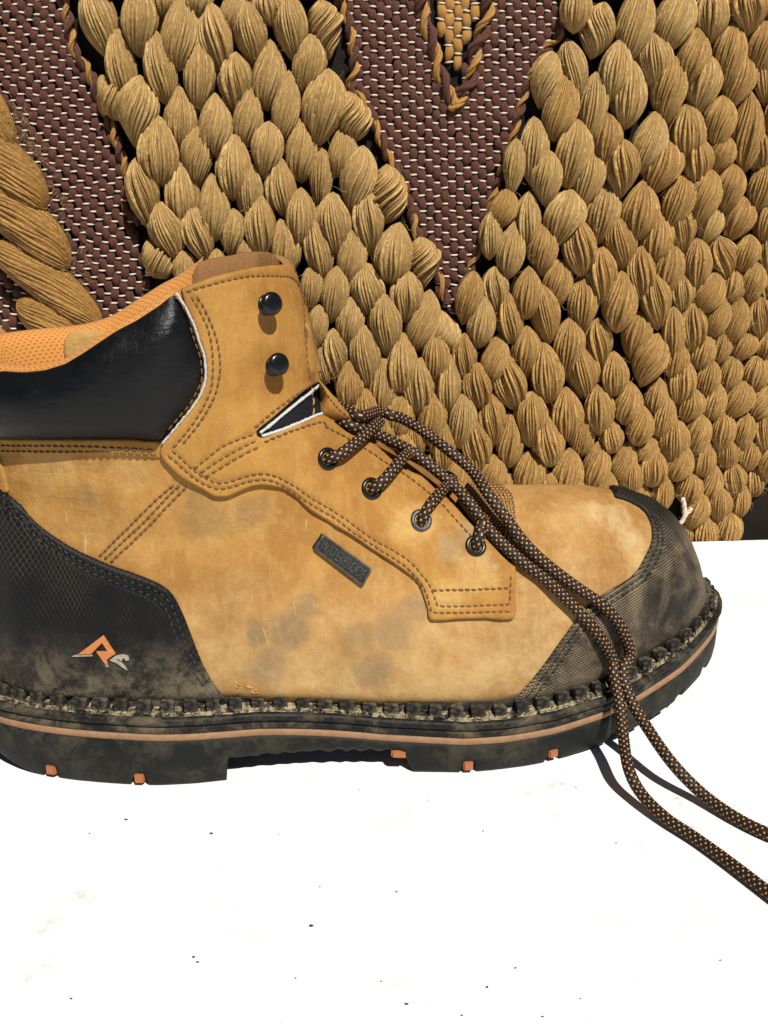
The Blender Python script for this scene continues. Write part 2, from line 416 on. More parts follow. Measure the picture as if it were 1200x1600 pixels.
def dusty_rubber(name, pattern, base=(.0042, .0044, .0046), dust=(.20, .155, .085), amt=.5):
    g = NG(name); c = g.coord(); uv = g.coord('UV'); u, v, _ = g.sep(uv)
    if pattern == 'lattice':      # diamond net of fine raised lines
        a = g.math('ADD', g.math('MULTIPLY', u, 1.0), g.math('MULTIPLY', v, .62)); b = g.math('SUBTRACT', g.math('MULTIPLY', u, 1.0), g.math('MULTIPLY', v, .62))
        la = g.math('ABSOLUTE', g.math('SINE', g.math('MULTIPLY', a, math.pi / .0022))); lb = g.math('ABSOLUTE', g.math('SINE', g.math('MULTIPLY', b, math.pi / .0022)))
        line = g.map(g.math('MINIMUM', la, lb), .0, .34, 1, 0, True)
        mask = g.map(g.noise(26, 4, .6, c), .38, .6, 0, 1, True); hgt = line
        zz = g.sep(c)[2]
        patch = g.math('MULTIPLY', g.map(g.noise(75, 8, .76, c, .3), .40, .62, 0, 1, True), g.map(zz, .034, .070, 1, .0, True))
        dm = g.math('MAXIMUM', g.math('MULTIPLY', g.math('MULTIPLY', line, mask), .45), g.math('MULTIPLY', patch, 1.25))
    elif pattern == 'rows':       # rows of short ticks
        row = g.math('ABSOLUTE', g.math('SINE', g.math('MULTIPLY', v, math.pi / .00118)))
        rid = g.math('FLOOR', g.math('DIVIDE', v, .00118))
        col_ = g.math('ABSOLUTE', g.math('SINE', g.math('MULTIPLY', g.math('ADD', g.math('ADD', u, g.math('MULTIPLY', v, .25)), g.math('MULTIPLY', rid, .00063)), math.pi / .00135)))
        hgt = g.math('MULTIPLY', g.map(row, .25, .75, 0, 1, True), g.map(col_, .12, .55, .15, 1, True))
        mask = g.map(g.noise(34, 7, .72, c, .3), .34, .62, .08, 1, True)
        mask = g.math('MULTIPLY', mask, g.map(g.sep(c)[2], .074, .092, 1, .08, True))
        dm = g.math('ADD', g.math('MULTIPLY', g.math('MULTIPLY', hgt, mask), .85), g.math('MULTIPLY', mask, .10))
    else:
        hgt = g.noise(500, 4, .6, c); mask = g.map(g.noise(60, 9, .78, c, .3), .44, .66, 0, 1, True)
        dm = g.math('MULTIPLY', mask, amt)
    fine = g.noise(1500, 3, .7, c)
    dcol = g.mix(g.noise(90, 4, .6, c), dust, tuple(k * .55 for k in dust))
    col = g.mix(g.math('MULTIPLY', dm, amt * 2 if pattern in ('lattice', 'rows') else 1.0, clamp=True), base, dcol)
    nb = g.bump(hgt, .45 if pattern != 'none' else .2, .0006); nb = g.bump(fine, .2, .0002, nb)
    return g.out(col, g.map(dm, 0, .6, .52, .95), nb, .17)
def jute_mat(name, cols, objvar=True):
    g = NG(name); uv = g.coord('UV'); oi = g.n('ShaderNodeObjectInfo').outputs['Random'] if objvar else .5
    c2 = g.n('ShaderNodeCombineXYZ'); u, v, _ = g.sep(uv)
    g.put(c2.inputs[0], g.math('MULTIPLY', u, 70)); g.put(c2.inputs[1], g.math('MULTIPLY', v, 4)); g.put(c2.inputs[2], g.math('MULTIPLY', oi, 37))
    n = g.noise(1.0, 5, .7, c2.outputs[0]); n2 = g.noise(2.6, 4, .75, c2.outputs[0]); n3 = g.noise(.22, 2, .5, c2.outputs[0])
    base = g.mix(oi, cols[0], cols[1]); base = g.mix(g.map(n3, .35, .65, 0, .45), base, cols[2])
    col = g.mix(g.map(n, .42, .66, 0, .90), base, cols[2]); col = g.mix(g.map(n2, .52, .68, 0, .85), col, cols[3])  # random fibre tone; the pale streaks also paint highlights into the colour
    return g.out(col, .58, g.bump(n2, .7, .0006, g.bump(n, .5, .0006)), .35, 0.0)
def yarn(name, a, b, sc=900, rough=.85):
    g = NG(name); c = g.coord(); n = g.noise(sc, 4, .7, g.scale(c, (1, 1, .3))); n2 = g.noise(80, 2, .5, c)
    col = g.mix(g.map(n, .3, .75), a, b); col = g.mix(g.map(n2, .35, .7, 0, .5), col, tuple(k * .6 for k in a))
    return g.out(col, rough, g.bump(n, .6, .0006), .2, .1)
def stitch_mat(name, a, b):
    g = NG(name); c = g.coord(); n = g.noise(1800, 2, .6, c)
    return g.out(g.mix(n, a, b), .6, g.bump(n, .5, .0003), .35)

M = {}
TAN, TLIGHT, TDARK = (.370, .190, .045), (.455, .275, .098), (.240, .108, .022)
M['stitch'] = stitch_mat('brown thread', (.085, .042, .014), (.150, .080, .028))
M['stitch_pale'] = stitch_mat('pale brown thread', (.30, .16, .05), (.40, .24, .09))
M['stitch_black'] = stitch_mat('black thread', (.010, .010, .010), (.03, .027, .022))
M['edge'] = edge_leather('cut leather edge', (.380, .215, .080))
M['suede'] = edge_leather('brown suede back', (.30, .150, .056))
M['tongue'] = leather('tongue leather', (.30, .15, .035), (.36, .19, .05), (.16, .07, .02), dust=False)
g = NG('black padded leather'); c = g.coord(); n = g.noise(420, 5, .65, c); n2 = g.noise(110, 4, .6, g.scale(c, (1, 1, 2.2)), .6); n5 = g.noise(1.0, 4, .6, g.scale(c, (330, 220, 120)), .8); v_ = g.vor(1500, c)
M['black'] = g.out((.0035, .0036, .0040), g.map(n2, .3, .7, .33, .50), g.bump(v_, .12, .0003, g.bump(n, .10, .0005, g.bump(n2, .35, .0011, g.bump(g.math('MULTIPLY', n5, g.map(g.sep(c)[2], .158, .185, .15, 1, True)), .30, .0010)))), .24)
M['black_plain'] = plain('black coated cloth', (.007, .007, .008), .45, .2, 900)
M['white_edge'] = plain('white raw edge', (.44, .43, .40), .85, .6, 1400)
g = NG('orange mesh lining'); uv = g.coord('UV'); u, v, _ = g.sep(uv)
ru = g.math('MULTIPLY', u, math.pi / .0025); rv = g.math('MULTIPLY', v, math.pi / .0011)
hole = g.math('MULTIPLY', g.math('ABSOLUTE', g.math('SINE', g.math('ADD', ru, g.math('MULTIPLY', g.math('FLOOR', g.math('DIVIDE', v, .0011)), math.pi / 2)))), g.math('ABSOLUTE', g.math('SINE', rv)))
hm = g.map(hole, .62, .86, 0, 1, True)
M['lining'] = g.out(g.mix(g.math('MULTIPLY', hm, .75), (.49, .205, .042), (.17, .055, .009)), .75, g.bump(hm, -.8, .0008), .25, .2)
g = NG('brown mesh cloth'); uv = g.coord('UV'); u, v, _ = g.sep(uv)
r_ = g.math('FLOOR', g.math('DIVIDE', v, .0011))
cell = g.math('MULTIPLY', g.math('ABSOLUTE', g.math('SINE', g.math('MULTIPLY', g.math('ADD', u, g.math('MULTIPLY', r_, .0008)), math.pi / .0016))), g.math('ABSOLUTE', g.math('SINE', g.math('MULTIPLY', v, math.pi / .0011))))
M['meshcloth'] = g.out(g.mix(g.map(cell, .1, .5), (.10, .045, .014), (.36, .18, .06)), .7, g.bump(cell, 1.0, .0009), .3)
M['metal_black'] = plain('black lacquered metal', (.005, .005, .005), .26, .03, 500, .3, .38)
M['metal_worn'] = plain('worn gunmetal', (.075, .068, .055), .42, .35, 700, .5, .5, .5)
M['tag'] = plain('dark metal tag', (.018, .018, .016), .40, .25, 700, .5, .45, .2)
M['orange_paint'] = plain('orange print', (.42, .15, .045), .55, .15, 700, .15)
M['grey_paint'] = plain('grey print', (.28, .25, .20), .55, .15, 700, .2)
M['counter'] = dusty_rubber('black netted rubber', 'lattice', dust=(.185, .150, .098), amt=.38)
M['toecap'] = dusty_rubber('dusty black toe rubber', 'rows', dust=(.265, .200, .120), amt=.60)
M['sole'] = dusty_rubber('black sole rubber', 'none', base=(.0070, .0074, .0068), dust=(.085, .077, .050), amt=.50)
M['weltrub'] = dusty_rubber('dusty welt rubber', 'none', base=(.0065, .0065, .0062), dust=(.20, .16, .095), amt=.6)
g = NG('dusty black cleat rubber'); c = g.coord(); oi = g.n('ShaderNodeObjectInfo').outputs['Random']; n = g.noise(190, 5, .7, c, .3)
M['cleat'] = g.out(g.mix(g.math('MULTIPLY', g.map(n, .40, .62, 0, 1, True), g.map(oi, 0, 1, .35, 1)), (.0085, .0085, .008), (.150, .126, .086)), .8, g.bump(n, .15, .0004), .18)
g = NG('dried sand on welt'); c = g.coord(); n = g.noise(260, 6, .7, c, .5)
M['weltdirt'] = g.out(g.mix(g.map(n, .42, .62, 0, 1, True), (.014, .012, .010), (.33, .265, .16)), .95, g.bump(g.noise(900, 5, .7, c), .6, .0008), .1)
M['stripe'] = plain('tan sole stripe', (.235, .130, .066), .7, .3, 300, .16)
M['insert'] = plain('orange tread rubber', (.33, .115, .040), .65, .3, 400, .2)
M['lace'] = plain('black lace braid', (.0085, .0066, .0056), .62, .3, 2500, .4, .3)
M['lace_fleck'] = plain('orange lace fleck', (.52, .235, .070), .6, .3, 2500, .25, .3)
M['beige'] = leather('beige leather patch', (.46, .29, .10), (.5, .33, .13), (.36, .2, .06), dust=False)
M['jute'] = jute_mat('jute yarn', ((.500, .302, .086), (.570, .360, .118), (.145, .068, .014), (.90, .67, .32)))
M['jute_warm'] = jute_mat('warm jute yarn', ((.435, .235, .055), (.505, .292, .080), (.115, .048, .009), (.84, .56, .215)))
M['rope'] = jute_mat('golden rope fibre', ((.430, .215, .042), (.38, .185, .034), (.12, .046, .008), (.68, .42, .13)))
M['brown_yarn'] = yarn('maroon wool yarn', (.118, .041, .023), (.036, .012, .008))
M['gold_yarn'] = yarn('gold wool yarn', (.42, .215, .050), (.25, .115, .024))
M['white_weft'] = plain('white weft thread', (.56, .47, .37), .7, .3, 1500, .15)
M['backing'] = plain('rug backing darkened for shade', (.009, .0055, .004), .95, .5, 500, .4)  # near-black colour stands in for shadow in the bare lower right corner
M['fibre'] = plain('loose jute fibre', (.45, .31, .13), .7, 0, 500, .3)
g = NG('white painted boards'); c = g.coord()
n1 = g.noise(9, 5, .6, c); n2 = g.noise(120, 5, .7, c); n3 = g.noise(420, 3, .6, c); n4 = g.noise(24, 6, .75, g.scale(c, (1, 1.3, 1)), .6)
col = g.mix(g.map(n1, .35, .7, 0, .35), (.75, .745, .73), (.63, .62, .60))
col = g.mix(g.math('MULTIPLY', g.map(n4, .57, .70, 0, 1, True), g.map(n2, .40, .62, 0, .8)), col, (.40, .385, .36))
col = g.mix(g.map(n3, .735, .775, 0, .5), col, (.25, .22, .18))
M['paint'] = g.out(col, .55, g.bump(n2, .15, .0006, g.bump(n1, .1, .002)), .3)
M['crumb'] = plain('dark crumb', (.05, .04, .03), .9, .4, 900, .6)
# ================================================================== tabletop
tb = MB()
xs_ = np.linspace(-1.2, 1.2, 25)
for (x0, x1) in [(-1.2, 1.2)]:
    back = lambda x: .2615 + .0733 * x
    ys = np.linspace(0, 1, 9); V = []
    for x in xs_:
        for t in ys: V.append((x, -1.0 + t * (back(x) + 1.0), 0))
    tb.add(V, grid_faces(len(xs_), len(ys)))
    L = []
    prof_ = [(0, 0), (.0025, -.0008), (.004, -.003), (.004, -.032), (0, -.034), (-.4, -.034)]
    for x in xs_:
        for dy, dz in prof_: L.append((x, back(x) + dy, dz))
    tb.add(L, grid_faces(len(xs_), len(prof_)))
table = tb.build('tabletop', M['paint']); table['kind'] = 'structure'

# ================================================================== boot
boot = empty('work_boot', loc=(0, 0, 0))
boot['label'] = 'worn tan leather work boot with black collar and dusty toe cap on white tabletop'; boot['category'] = 'boot'
def px3(p, z=0.0):
    P, N = MAIN(np.atleast_2d(p)); return P + N * z
MAIN = PxDom((330, 930))
TOPIN = PxDom((400, 560)); LOWIN = PxDom((620, 830)); VAMP = PxDom((760, 1000))
def S3(lst): return [(px3([(x, y)])[0], r * 2.55e-4) for x, y, r in lst]
stains = [
    (S3([(455, 985, 60), (425, 1045, 60), (480, 950, 45), (400, 990, 40)]), (.170, .120, .066), .74, .76),
    (S3([(615, 985, 60), (585, 1050, 60), (650, 950, 40), (560, 1000, 50)]), (.195, .128, .068), .70, .76),
    (S3([(320, 805, 70), (390, 800, 50), (130, 770, 40)]), (.200, .120, .045), .75, .78),
    (S3([(80, 730, 80), (200, 740, 60), (470, 1070, 90), (700, 1070, 110), (880, 810, 60)]), (.490, .315, .120), .35, .76),
    (S3([(965, 810, 50), (990, 850, 50), (1000, 880, 30), (930, 800, 40)]), (.56, .43, .22), .40, .76),
    (S3([(470, 1085, 30), (410, 1085, 30), (300, 1040, 40)]), (.33, .17, .05), .6, .75)]
M['tan'] = leather('worn tan nubuck', TAN, TLIGHT, TDARK, stains)
stains2 = [(S3([(700, 860, 40), (735, 830, 40), (760, 880, 30)]), (.30, .22, .12), .65, .78),
           (S3([(740, 900, 60), (700, 930, 50), (640, 820, 60)]), (.50, .33, .12), .55, .74)]
stains2.append((S3([(476, 488, 17), (470, 522, 16), (480, 590, 16), (478, 516, 12)]), (.085, .030, .018), .9, .62))
M['tan_facing'] = leather('tan nubuck facing', (.365, .182, .039), (.43, .238, .064), (.255, .115, .022), stains2, dust=False)

# --- base upper: the last surface, minus the opening and the part that is the tongue
EDGE_F = [(497, 560), (497, 600), (500, 652), (537, 677), (583, 698), (625, 735), (654, 746), (697, 783), (733, 820), (783, 870), (803, 887)]
rim_px = np.array([(-45, 590), (0, 579), (33, 581), (67, 578), (100, 568), (127, 552), (180, 517), (213, 500), (275, 457), (300, 447), (350, 430), (437, 415), (472, 437)])
rimP, _ = PxDom((150, 620))(rim_px)
def rim_z(x): return I(x, rimP[:, 0], rimP[:, 2])
rimP = rimP[np.argsort(rimP[:, 0])]
cen = SGF[np.array(SFACES)].mean(1)
low = cen[:, 2] < rim_z(cen[:, 0]) - .006
edP, _ = PxDom((560, 800))(np.array(EDGE_F)); o_ = np.argsort(edP[:, 0])
edge_y = I(cen[:, 0], edP[o_, 0], edP[o_, 1]); edge_zz = I(cen[:, 0], edP[o_, 0], edP[o_, 2])
tong = (cen[:, 0] > -.030) & (cen[:, 0] < .0505) & (cen[:, 2] > edge_zz - .002) | (cen[:, 0] <= -.030) & (cen[:, 2] > .150) & (np.abs(cen[:, 1] - centre_y(cen[:, 0])) < .030)& (cen[:, 0] > -.06)
fu = [f for f, k, t in zip(SFACES, low, tong) if k and not t]
upper = link('upper', make_mesh('upper', SGF, fu, M['tan']), boot)
# tongue: the same form set 3.5 mm inward, rising to the top of the shaft
ft = [f for f, t, c_ in zip(SFACES, tong, cen) if t and c_[2] < .200]
tong_wide = (cen[:, 0] > -.034) & (cen[:, 0] < .0560) & (cen[:, 2] > edge_zz - .008) | (cen[:, 0] <= -.030) & (cen[:, 0] > -.050) & (cen[:, 2] > .140) & (np.abs(cen[:, 1] - centre_y(cen[:, 0])) < .030)
ft = [f for f, t, c_ in zip(SFACES, tong_wide, cen) if t and c_[2] < .1900]
tongue = link('tongue', make_mesh('tongue', SGF - NRF * .0042, ft, M['tongue']), boot)

# --- facing: one overlay from the top of the shaft down to the last eyelet
PIPE = [(275, 457), (287, 475), (293, 487), (303, 508), (310, 530), (317, 550), (320, 567), (321, 580), (320, 593), (316, 607), (310, 620), (301, 634), (290, 647), (274, 667), (255, 690)]
FACING = [(283, 452), (300, 445), (330, 433), (350, 428), (390, 419), (437, 415), (455, 419), (466, 428), (472, 440), (475, 465), (478, 490), (483, 540), (490, 580), (494, 597),
          (483, 603), (465, 617), (447, 633), (420, 656), (398, 674), (407, 684), (425, 677), (450, 668), (475, 659), (497, 650), (510, 655),
          (537, 677), (560, 688), (583, 698), (604, 717), (625, 735), (654, 746), (675, 765), (697, 783), (733, 820), (760, 846), (783, 870), (800, 885), (804, 890), (803, 930), (801, 967),
          (760, 966), (715, 967), (672, 969), (668, 952), (660, 927), (654, 913), (645, 902), (617, 882), (583, 860), (550, 837), (517, 818), (483, 797), (465, 779), (450, 768), (437, 761), (415, 757), (400, 757), (383, 762), (360, 773),
          (345, 775), (333, 773), (317, 763), (283, 743), (262, 724), (250, 708)] + PIPE[::-1][:-1]
GA = [(287, 456), (317, 447), (353, 438), (383, 433), (417, 433), (443, 435), (453, 441), (460, 452), (463, 463), (467, 487), (470, 530), (473, 567), (477, 593)]
GA2 = [(480, 602), (450, 623), (423, 643), (393, 668)]
GB1 = [(295, 461), (305, 478), (320, 507), (328, 540), (330, 577), (327, 607), (313, 640), (293, 670), (270, 697)]
GB2 = [(303, 461), (316, 482), (332, 520), (340, 560), (339, 590), (331, 620), (312, 655), (285, 690)]
GC1 = [(268, 700), (285, 715), (302, 731), (322, 744), (342, 751), (362, 748), (384, 741), (410, 738), (432, 744), (457, 758), (483, 777), (517, 797), (550, 820), (583, 843), (615, 861), (637, 876), (657, 897), (670, 915), (679, 938), (684, 946), (717, 947), (750, 946), (783, 945), (793, 943), (795, 923), (796, 900)]
GC2 = [(262, 708), (283, 726), (302, 742), (325, 756), (345, 761), (365, 757), (388, 749), (410, 747), (430, 752), (455, 767), (480, 785), (515, 806), (548, 829), (582, 852), (612, 871), (632, 885), (650, 903), (662, 921), (670, 945), (676, 956), (717, 957), (760, 956), (795, 955)]
GD = [(500, 668), (537, 688), (570, 708), (597, 727), (623, 743), (650, 762), (675, 783), (705, 812), (735, 843)]
GE = [(408, 690), (450, 674), (478, 666), (497, 662), (505, 668)]
GF1 = [(303, 730), (325, 712), (347, 695), (370, 685), (394, 677)]
GF2 = [(313, 736), (350, 712), (378, 697), (398, 687)]
GF3 = [(320, 743), (357, 721), (380, 708), (402, 697)]
GG = [(673, 922), (717, 922), (760, 921), (793, 920)]
FD = PxDom((430, 600))
class FacDom(PxDom):
    def __call__(s, uv):
        uv = np.atleast_2d(uv); P = np.zeros((len(uv), 3)); N = P.copy()
        up = uv[:, 1] < 660
        for m, i in ((up, (395, 560)), (~up, (600, 840))):
            if m.any():
                s.inner = np.array(i, float); a, b = PxDom.__call__(s, uv[m]); P[m], N[m] = a, b
        return P, N
PXU = 2.6e-4
facing = Panel(catmull(FACING + FACING[:1], 2)[:-1], FacDom((0, 0)), .0025, 5.0, 5.2, grooves=[GB1, GC1, GC2, GF1, GF2, GF3, GA], gw=3.6, gd=.00055, k=PXU)
facing.build('facing', [M['tan_facing'], M['edge']], boot)
ff = facing.build('facing', [M['suede'], M['edge']], boot, far=True); ff['label'] = 'far facing seen from its brown suede inner side'

def stitches(lines, panel, z, step, r, mat, parent, name='stitching', dom=None, dash=.74, far=False):
    mb = MB(); dm = dom or panel.dom
    for L in lines:
        q = resample(catmull(L, 6), 2.0); P, N = dm(q)
        h = panel.height(q) if panel is not None else np.zeros(len(q))
        P = P + N * (h + z)[:, None]
        d = np.r_[0, np.cumsum(np.linalg.norm(np.diff(P, axis=0), axis=1))]; n = int(d[-1] / step)
        for i in range(n):
            t = np.linspace((i + .5 - dash / 2) / n, (i + .5 + dash / 2) / n, 5) * d[-1]
            C = np.stack([np.interp(t, d, P[:, k]) for k in range(3)], 1); NN = np.stack([np.interp(t, d, N[:, k]) for k in range(3)], 1)
            lift = np.array([-1.1, .15, .45, .15, -1.1]) * r; side = np.cross(C[-1] - C[0], NN[2]); side /= np.linalg.norm(side) + 1e-12
            C = C + NN * lift[:, None] + side * (np.linspace(-.35, .35, 5) * r + rng.normal(0, .12 * r))[:, None]
            v, f = tube(C, np.array([.7, 1, 1.08, 1, .7]) * r * rng.uniform(.9, 1.1), 6); mb.add(v, f)
    return mb.build(name, mat, parent)
stitches([GA, GA2, GB1, GB2, GC1, GC2, GD, GE, GF1, GF2, GF3, GG], facing, .00018, .0026, .00036, M['stitch'], boot)
# loose end of thread and rough stitching heap near the corner
# --- white piping between collar and facing, white raw edges of the notch
def piping(px, dom, z, r, name='piping', mat='white_edge', jit=.00004, parent=boot):
    q = resample(catmull(px, 6), 3.0); P, N = dom(q); C = P + N * z + rng.normal(0, jit, P.shape)
    v, f = tube(C, r * (1 + rng.normal(0, .12, len(C))), 8); return (lambda mb: (mb.add(v, f), mb.build(name, M[mat], parent))[1])(MB())
piping([(x - 1.5, y) for x, y in PIPE], FD, .0021, .00046)

# --- padded black collar (near boundary from the photograph, carried round the heel and mirrored)
COLD = CylDom(-.098, .038, .045)
def to_cyl(px, dom):
    P, _ = dom(np.asarray(px, float)); return P
near_top = to_cyl([(0, 581), (33, 583), (67, 580), (100, 570), (127, 554), (180, 519), (213, 502), (250, 478), (272, 460)], PxDom((150, 620)))
near_bot = to_cyl([(0, 686), (67, 686), (133, 685), (200, 685), (253, 690)], PxDom((150, 640)))
near_side = to_cyl([(x - 3, y) for x, y in PIPE[1:-1]], PxDom((150, 600)))
a_top, a_bot, a_side = COLD.to2d(near_top), COLD.to2d(near_bot), COLD.to2d(near_side)
f_top, f_bot, f_side = COLD.to2d(mirror(near_top)) + np.array([0, .0048]), COLD.to2d(mirror(near_bot)), COLD.to2d(mirror(near_side))
bk = math.pi * .045
back_top = [(bk + .030, a_top[0, 1] - .0005), (bk, a_top[0, 1] + .001), (bk - .030, a_top[0, 1] - .0005)]
back_bot = [(bk - .030, a_bot[0, 1]), (bk, a_bot[0, 1]), (bk + .030, a_bot[0, 1])]
colpoly = np.vstack([a_side[::-1], a_top[::-1], back_top, f_top, f_side, f_bot[::-1], back_bot, a_bot])
def col_wr(v2): return .0005 * np.sin(v2[:, 0] * 310 + np.sin(v2[:, 1] * 130) * 2.0) * np.clip((v2[:, 1] - .150) / .03, 0, 1)
collar = Panel(colpoly, COLD, .0085, .016, .0026, edge=.02, sink=.0012, bumpf=col_wr)
collar.build('padded_collar', [M['black'], M['black']], boot)
dom_stitches_later = [COLD.to2d(PxDom((150, 600))(np.array([(x - 9 + (0 if y < 600 else -3), y) for x, y in PIPE[3:-1]]))[0])]
# --- orange lining: roll over the rim and down inside
top_path = np.vstack([near_top[::-1], [(SGF[0])]*0 + [] ]) if False else near_top[::-1]
rimline = np.vstack([near_top[::-1], COLD(np.array([(bk - .012, back_top[0][1]), (bk, back_top[1][1]), (bk + .012, back_top[0][1])]))[0], mirror(near_top)])
rimline = resample(catmull(rimline, 8), .0016)
r2 = COLD.to2d(rimline)
lp = [(.0006, -.0040), (.0008, -.0010), (.0014, .0008), (.0028, .0018), (.0050, .0016), (.0072, .0002), (.0086, -.0030), (.0096, -.009), (.0094, -.016), (.0088, -.026), (.0078, -.038), (.0066, -.055), (.0058, -.075)]
LV, LU = [], []; dl = np.r_[0, np.cumsum(np.linalg.norm(np.diff(rimline, axis=0), axis=1))]; dp = np.r_[0, np.cumsum(np.hypot(*np.diff(np.array(lp), axis=0).T))]
cols = []
for a_, b_ in lp:
    q = r2.copy(); q[:, 1] += min(b_, 0); P, N = COLD(q); Pz = P - N * a_; Pz[:, 2] = P[:, 2] + max(b_, 0)
    Pz[:, 2] += .0042 * smooth(-.01, .02, Pz[:, 1] - centre_y(Pz[:, 0])) * (1 if abs(b_) < .006 else .5)
    for _ in range(3): Pz[1:-1] = (Pz[:-2] + 2 * Pz[1:-1] + Pz[2:]) / 4
    cols.append(Pz)
for i in range(len(rimline)):
    for j in range(len(lp)): LV.append(cols[j][i]); LU.append((dl[i], dp[j]))
lining = link('lining', make_mesh('lining', LV, grid_faces(len(rimline), len(lp)), M['lining'], None, LU), boot)
LB = BVHTree.FromPolygons([Vector(v) for v in LV], grid_faces(len(rimline), len(lp)))
# beige pull patch on the inside of the far wall
h0 = LB.ray_cast(Vector(CAM), Vector(rays([(153, 522)])[0]), 2.0)[0]
if h0.y < .04: h0 = LB.ray_cast(h0 + Vector(rays([(153, 522)])[0]) * .003, Vector(rays([(153, 522)])[0]))[0] or Vector(at_y([(153, 522)], .068)[0])
pc = COLD.to2d(np.array([h0]))[0] + np.array([0, -.0100]); pv = []
for rr, of in ((0, .0126), (.35, .0126), (.7, .0124), (.93, .0120), (1.0, .0112), (1.0, .0090)):
    for a in np.linspace(0, 2 * math.pi, 28, endpoint=False):
        ca, sa = math.cos(a), math.sin(a); e = 2 / 2.8
        q = pc + rr * np.array([.0115 * np.sign(ca) * abs(ca) ** e, .0110 * np.sign(sa) * abs(sa) ** e])
        P, N = COLD(q[None]); pv.append(P[0] - N[0] * of)
pf = [(i * 28 + j, i * 28 + (j + 1) % 28, (i + 1) * 28 + (j + 1) % 28, (i + 1) * 28 + j) for i in range(5) for j in range(28)]
link('pull_patch', make_mesh('pull_patch', pv, pf, M['beige']), boot)
# --- top of the tongue standing behind the near facing
tt_ = catmull([(300, 432), (304, 420), (312, 411), (330, 406), (352, 402), (378, 397), (400, 395), (418, 396), (428, 401), (434, 408), (437, 414)], 5)
nT = len(tt_); yT = I(tt_[:, 0], [300, 350, 400, 438], [.027, .030, .038, .056])
topc = np.array([at_y([p], y)[0] for p, y in zip(tt_, yT)]) + rng.normal(0, .00012, (nT, 3))
rows = [topc + np.array([0, .0003, -.030]), topc + np.array([0, 0, -.010]), topc + np.array([0, -.0002, -.0004]), topc + np.array([0, .0004, 0]), topc + np.array([0, .0026, .0002]), topc + np.array([0, .0030, -.0006]), topc + np.array([0, .0034, -.030])]
mbt = MB(); mbt.add(np.stack(rows, 1).reshape(-1, 3), grid_faces(nT, len(rows))); mbt.build('tongue_top', M['suede'], boot)

# --- heel counter of netted black rubber
HC = [(-18, 738), (0, 764), (20, 777), (35, 791), (50, 810), (65, 824), (83, 837), (105, 851), (127, 863), (150, 873), (173, 883), (200, 892), (227, 902), (248, 911), (263, 921), (271, 930), (277, 940), (284, 955), (290, 968), (299, 992), (310, 1021), (318, 1040), (329, 1060), (340, 1077), (354, 1096)]
hcP, _ = PxDom((100, 980))(np.array(HC)); HCD = CylDom(-.105, .038, .045)
n2d = HCD.to2d(hcP); m2d = HCD.to2d(mirror(hcP))
zb_ = .0335
hpoly = np.vstack([[(n2d[-1, 0], zb_)], n2d[::-1], [(bk + .004, n2d[0, 1] + .003), (bk - .004, n2d[0, 1] + .003)], m2d, [(m2d[-1, 0], zb_)]])
HG1 = HCD.to2d(PxDom((100, 980))(np.array([(-8, 775), (10, 791), (33, 811), (67, 844), (100, 867), (133, 888), (167, 902), (200, 915), (230, 926), (247, 937), (262, 953), (275, 990), (298, 1040), (320, 1070)]))[0])
HG2 = HCD.to2d(PxDom((100, 980))(np.array([(-8, 765), (10, 781), (36, 803), (70, 836), (103, 859), (136, 879), (170, 893), (203, 906), (236, 917), (255, 928), (270, 946), (284, 985), (306, 1035), (327, 1066)]))[0])
counter = Panel(hpoly, HCD, .0024, .0022, .0017, edge=.4, grooves=[HG1, HG2], gw=.0011, gd=.0011)
hcobj = counter.build('heel_counter', [M['counter'], M['counter']], boot)
class L2:  # stitches in a cylinder domain
    pass
def dom_stitches(lines2d, panel, z, step, r, mat, name='stitching', sub=True):
    mb = MB()
    for L in lines2d:
        q = resample(catmull(L, 4), .0007); P, N = panel.dom(q); P = P + N * (panel.height(q) + z)[:, None]
        d = np.r_[0, np.cumsum(np.linalg.norm(np.diff(P, axis=0), axis=1))]; n = int(d[-1] / step)
        for i in range(n):
            t = np.linspace((i + .12) / n, (i + .88) / n, 5) * d[-1]
            C = np.stack([np.interp(t, d, P[:, k]) for k in range(3)], 1); NN = np.stack([np.interp(t, d, N[:, k]) for k in range(3)], 1)
            C = C + NN * (np.array([-1, .1, .4, .1, -1]) * r)[:, None]
            v, f = tube(C, np.array([.7, 1, 1.05, 1, .7]) * r, 6); mb.add(v, f)
    return mb.build(name, mat, boot)
dom_stitches([HG1, HG2], counter, .0002, .0030, .00038, M['stitch_black'])

# --- torn nick in the leather near the welt and a loose thread end
mbn = MB()
for i in range(13):
    x = rng.uniform(362, 400); y = 1066 + (x - 364) * .40 + rng.normal(0, 4)
    P, N = PxDom((430, 1000))(np.array([(x, y), (x + rng.uniform(9, 20), y + rng.uniform(3, 8))])); m = P.mean(0) + N[0] * rng.uniform(.0001, .0005)
    v, f = tube(np.array([P[0] - N[0] * .0004, m, P[1] - N[1] * .0004]), np.array([.4, 1, .4]) * rng.uniform(.0002, .0005), 5); mbn.add(v, f)
mbn.build('torn_nick', M['beige'], boot, False)
